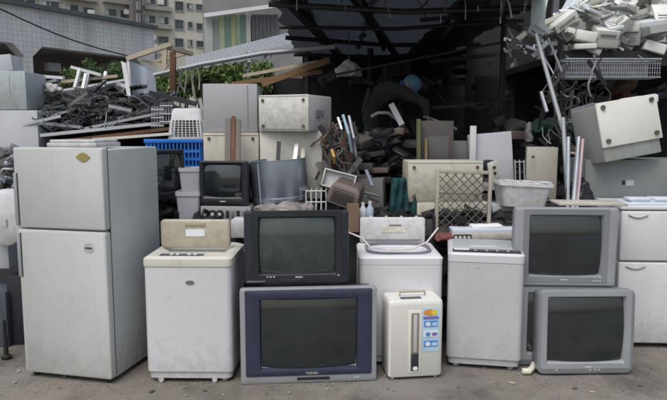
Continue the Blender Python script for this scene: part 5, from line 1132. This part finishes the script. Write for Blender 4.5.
for k in range(190):
    u = random.uniform(545, 668); v = random.uniform(max(-3, 34 - (u - 545) * .9), 48 if u > 575 else 36); mm = random.choice((W, W, W, K, B, B, Gy, Gy)); rl = random.uniform(-42, 40); wa, wb_ = where(u, v, 572, 0, 664, 50)
    lb = "small %s casing piece %s, %s %s of the top right pile" % ({"casing_white": "white", "casing_cream": "cream", "casing_bluish": "bluish", "casing_greyish": "grey"}[mm.name], "rising right" if rl < -10 else ("falling right" if rl > 10 else "lying flat"), wb_, wa)
    Yp = random.uniform(6.75, 7.9); L1 = random.uniform(7, 24) / F * Yp; D1 = random.uniform(.06, .28); T1 = random.choice((.012, .02, .03, .06, .08))
    lb = lb.replace("small ", "long " if L1 > .2 else ("short " if L1 > .13 else "tiny ")).replace("casing piece", ("open shell" if k % 3 == 0 else ("thin plate" if T1 < .025 else "thick block")) + (" with slots" if k % 2 else ""))
    t = thing("plastic_shell", lb, "cover", P(u, v, Yp), (random.uniform(-25, 65), rl, random.uniform(-35, 35)), "small casing pieces in the top right pile")
    jt = lambda a_: a_ * random.uniform(.78, 1.12)
    base_ = [(jt(-L1 / 2), jt(-D1 / 2)), (jt(L1 / 2), jt(-D1 / 2)), (jt(L1 / 2), jt(D1 / 2)), (jt(-L1 / 2), jt(D1 / 2))]; q = MB()
    if k % 3: q.loft([[(x, y, -T1 / 2) for x, y in base_], [(x * .96, y * .9, T1 / 2) for x, y in base_]])
    else:       # open shell with turned-down lips
        q.loft([[(x, y, -T1) for x, y in base_], [(x, y, T1 / 2) for x, y in base_], [(x * .93, y * .86, T1 / 2 + .01) for x, y in base_]])
        q.box(-L1 * .3, -D1 * .12, T1 / 2 + .008, L1 * .3, D1 * .05, T1 / 2 + .016)
    bmesh.ops.bevel(q.bm, geom=list(q.bm.edges), offset=.003, segments=1, affect='EDGES'); q.obj("shell", mm, t)
    if k % 2:
        for g_ in range(3): MB().box(-L1 * .32, -D1 * .3 + g_ * D1 * .14, T1 / 2, L1 * .3, -D1 * .27 + g_ * D1 * .14, T1 / 2 + .003 + (.012 if k % 3 == 0 else 0)).obj("vent_slot", mat("vent_grey", (.12, .12, .1), .7), t)
def clutter(n_, u0, v0, u1, v1, Y0, Y1, mats, place, sz=(8, 26), seed=1):
    random.seed(seed)
    for k in range(n_):
        u, v, Y = random.uniform(u0, u1), random.uniform(v0, v1), random.uniform(Y0, Y1); mm = random.choice(mats); wd_, hg = random.uniform(*sz), random.uniform(4, sz[1] * .55); p = P(u, v, Y); rl = random.uniform(-35, 35)
        wa, wb_ = where(u, v, u0, v0, u1, v1); w_, h_ = wd_ / F * Y, hg / F * Y
        cn = {"dark_shaded_scrap": "black", "shade_black_scrap": "shade-black", "weathered_scrap": "grey-brown", "rusty_steel": "rusty", "dull_casing": "dull grey", "brown_casing": "brown", "black_plastic": "black plastic", "weathered_wood": "wooden", "dim_blue": "dim blue"}.get(mm.name, "dull")
        t = thing("metal_casing", "%s %s piece %s, %s %s of %s" % ("long" if wd_ > sum(sz) / 2 else "short", cn, "rising" if rl < -8 else ("falling" if rl > 8 else "level"), wb_, wa, place), "scrap piece", p, (random.uniform(-15, 15), rl, random.uniform(-40, 40)), "scrap pieces in " + place)
        MB().box(-w_ / 2, 0, -h_ / 2, w_ / 2, random.uniform(.08, .3), h_ / 2, .01).obj("shell", mm, t)
        if k % 2: MB().box(-w_ * .35, -.006, -h_ * .2, w_ * .3, .001, h_ * .15, .002).obj("faceplate", (scrap_mid, scrap_dark)[mm is scrap_mid], t)
dull = mat("dull_casing", (.15, .155, .16), .55, dirt=.5, var=.2); dimb = mat("dim_blue", (.03, .06, .12), .6, dirt=.4, var=.3)
clutter(70, 322, 128, 412, 205, 5.75, 6.9, (shade, tv_black, scrap_dark, shade, scrap_mid, shade, brown_pl, tv_black, dull), "the dark heap below the worker", sz=(5, 20))
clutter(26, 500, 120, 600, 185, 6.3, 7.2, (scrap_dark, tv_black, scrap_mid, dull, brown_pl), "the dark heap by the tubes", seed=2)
clutter(22, 560, 78, 664, 104, 6.9, 7.6, (scrap_dark, tv_black, rust, scrap_mid), "the stack below the wire basket", seed=3)
clutter(22, -4, 148, 16, 222, 5.1, 5.5, (scrap_mid, dull, tv_black, steel, grey_pl), "the gap left of the refrigerator", sz=(5, 14), seed=4)
clutter(18, 60, 118, 165, 138, 6.15, 6.4, (scrap_dark, scrap_mid, rust, dull), "the foot of the ribbed mound", seed=5)
clutter(14, 330, 60, 520, 95, 8.5, 10, (shade, shade), "the loft under the shed roof", sz=(10, 26), seed=6)
cabinet("paper_scrap", "white board end sticking out over the grey box at the right", "board", 637, 96, 660, 103, 6.2, .3, paper, 10, roll=-8)

# ================================================================== WORKER bending over the heap
skin = mat("skin", (.3, .17, .11), .6, var=.08); jacket = mat("dark_olive_jacket", (.014, .015, .012), .9, var=.4, vscale=10, bump=.4); trous = mat("dark_trousers", (.02, .02, .025), .9, var=.3)
bluec = mat("blue_cloth_cap", (.05, .125, .18), .85, var=.15, vscale=14, bump=.2); bluescarf = mat("blue_scarf", (.012, .05, .16), .9, var=.3, vscale=12, bump=.3)
def skinned(name, chain, m, parent=None, sub=2, root=0):
    """chain = (verts [(co, r)], edges)"""
    vs_, es_ = chain; me = bpy.data.meshes.new(name); me.from_pydata([v[0] for v in vs_], es_, []); me.materials.append(m)
    o = bpy.data.objects.new(name, me); C.objects.link(o)
    sm_ = o.modifiers.new("skin", 'SKIN')
    for i, v in enumerate(vs_):
        r_ = v[1]; me.skin_vertices[0].data[i].radius = r_ if isinstance(r_, tuple) else (r_, r_)
    me.skin_vertices[0].data[root].use_root = True
    sm_.use_smooth_shade = True; s2 = o.modifiers.new("sub", 'SUBSURF'); s2.levels = sub; s2.render_levels = sub
    if parent: o.parent = parent
    return o
YW = 7.2
hip = P(368, 101, YW); sh = P(399, 92, YW - .1); hd = P(410, 86, YW - .15)
wk = thing("person", "worker in dark jacket and light blue cap bending forward over the heap", "person", (hip.x, YW, 1.2))
off = Vector((hip.x, YW, 1.2)); l = lambda p: Vector(p) - off
fz = heap_h(hip.x, YW) - .02
kn1 = Vector((hip.x + .02, YW - .2, 1.68)); kn2 = Vector((hip.x + .1, YW + .1, 1.68)); ft1 = Vector((hip.x - .1, YW - .1, fz + .1)); ft2 = Vector((hip.x + .0, YW + .22, fz + .1))
shl = sh + Vector((.03, -.17, -.02)); shr = sh + Vector((-.0, .17, -.01)); elb = P(425, 103, YW - .3); hnd = P(427, 116, YW - .42)
elb2 = P(398, 112, YW + .0); hnd2 = P(402, 124, YW - .1)
body = ([(l(hip), (.15, .16)), (l(hip.lerp(sh, .5) + Vector((0, 0, .045))), (.135, .17)), (l(sh), (.12, .15)), (l(sh.lerp(hd, .5)), (.06, .06)),
         (l(hip + Vector((.02, -.09, -.08))), .1), (l(kn1), .068), (l(ft1), .05), (l(ft1 + Vector((.14, -.03, -.05))), .042),
         (l(hip + Vector((.02, .09, -.08))), .1), (l(kn2), .068), (l(ft2), .05), (l(ft2 + Vector((.14, -.02, -.05))), .042),
         (l(shl), .07), (l(elb), .05), (l(hnd), .035), (l(shr), .07), (l(elb2), .05), (l(hnd2), .035)],
        [(0, 1), (1, 2), (2, 3), (0, 4), (4, 5), (5, 6), (6, 7), (0, 8), (8, 9), (9, 10), (10, 11), (2, 12), (12, 13), (13, 14), (2, 15), (15, 16), (16, 17)])
bo = skinned("body", body, jacket, wk, 3)
tx = bpy.data.textures.new("creases", 'CLOUDS'); tx.noise_scale = .09; dm = bo.modifiers.new("creases", 'DISPLACE'); dm.texture = tx; dm.strength = .06; dm.mid_level = .5
# head: skull, nose, ears, looking down to the right
hdm = MB(); bmesh.ops.create_uvsphere(hdm.bm, u_segments=20, v_segments=14, radius=.1)
for v in hdm.bm.verts:
    p = v.co; v.co = Vector((p.x * .95, p.y * .8, p.z * 1.15))
    if p.z < -.03 and p.x > 0: v.co.x *= .95
    if p.x > .07 and abs(p.y) < .02 and -.03 < p.z < .02: v.co.x += .022
head = hdm.obj("head", skin, wk, ang=80, loc=l(hd)); head.rotation_euler = (0, R_(48), R_(-14))
for sy in (-1, 1):
    MB().tube([(0, sy * .082, -.02), (.005, sy * .09, .0), (0, sy * .082, .025)], .01, 6).obj("ear", skin, head)
    MB().disc(.078, sy * .03, .012, .009, .007, .006, 8).obj("eye", black, head)
MB().box(.084, -.02, -.055, .092, .02, -.049).obj("mouth", mat("lips", (.2, .08, .07), .6), head)
cap = MB(); cap.lathe([(.103, .0), (.108, .03), (.1, .075), (.075, .11), (.035, .128), (.001, .132)], 24, caps=(False, False))
cap.obj("cap", bluec, head, ang=60)
hem = MB(); hem.tube([l(hip) + Vector((-.02 + .03 * math.sin(a_), .17 * math.cos(a_), .13 * math.sin(a_))) for a_ in [k * math.pi / 8 for k in range(17)]], .022, 7); hem.obj("jacket_hem", trous, wk, ang=80)
br = MB(); br.loft([[(.085 + .075 * math.cos(a_) * k_, .085 * math.sin(a_), z_) for a_ in [(-90 + 12 * i) * math.pi / 180 for i in range(16)]] for z_, k_ in ((.0, 1), (.007, 1))]); br.obj("cap_peak", bluec, head)
sc_ = MB(); sc_.tube([l(sh.lerp(hd, .35)) + Vector((.02, .0, 0)) + Vector((math.cos(R_(a_)) * .03, math.sin(R_(a_)) * .085, math.cos(R_(a_)) * -.08)) for a_ in range(0, 361, 30)], .03, 8); sc_.obj("scarf", bluescarf, wk, ang=80)
# hands with five fingers each
def hand(w0, d, side, par):
    d = Vector(d).normalized(); s_ = d.cross(Vector((0, 1, 0))).normalized(); n_ = d.cross(s_).normalized()
    vs_ = [(w0, .022), (w0 + d * .04, (.03, .016)), (w0 + d * .08, (.034, .015))]; es_ = [(0, 1), (1, 2)]
    o = skinned("hand", (vs_, es_), skin, par, 2)
    for k, ln in enumerate((.06, .07, .066, .052)):
        st_ = w0 + d * .075 + n_ * (k - 1.5) * .019; c_ = s_ * side
        skinned("finger", ([(st_, .009), (st_ + d * ln * .45 + c_ * .006, .0085), (st_ + d * ln * .7 + c_ * .025, .008), (st_ + d * ln * .75 + c_ * .045, .007)], [(0, 1), (1, 2), (2, 3)]), skin, o, 1)
    st_ = w0 + d * .03 + n_ * -.026
    skinned("thumb", ([(st_, .011), (st_ + d * .03 + n_ * -.018, .01), (st_ + d * .055 + n_ * -.012 + s_ * side * .02, .008)], [(0, 1), (1, 2)]), skin, o, 1)
hand(l(hnd), (hnd - elb) + Vector((.04, 0, 0)), 1, wk); hand(l(hnd2), hnd2 - elb2, 1, wk)
q = MB(); q.tube([P(424, 117, YW - .46), P(432, 119, YW - .6), P(456, 129, 6.0)], .014, 8); single(q, "wooden_stick", wood_grey, "long grey stick held by the worker slanting to the right", "stick")
q = MB(); q.box(-.1, -.1, 0, .12, .1, .06);
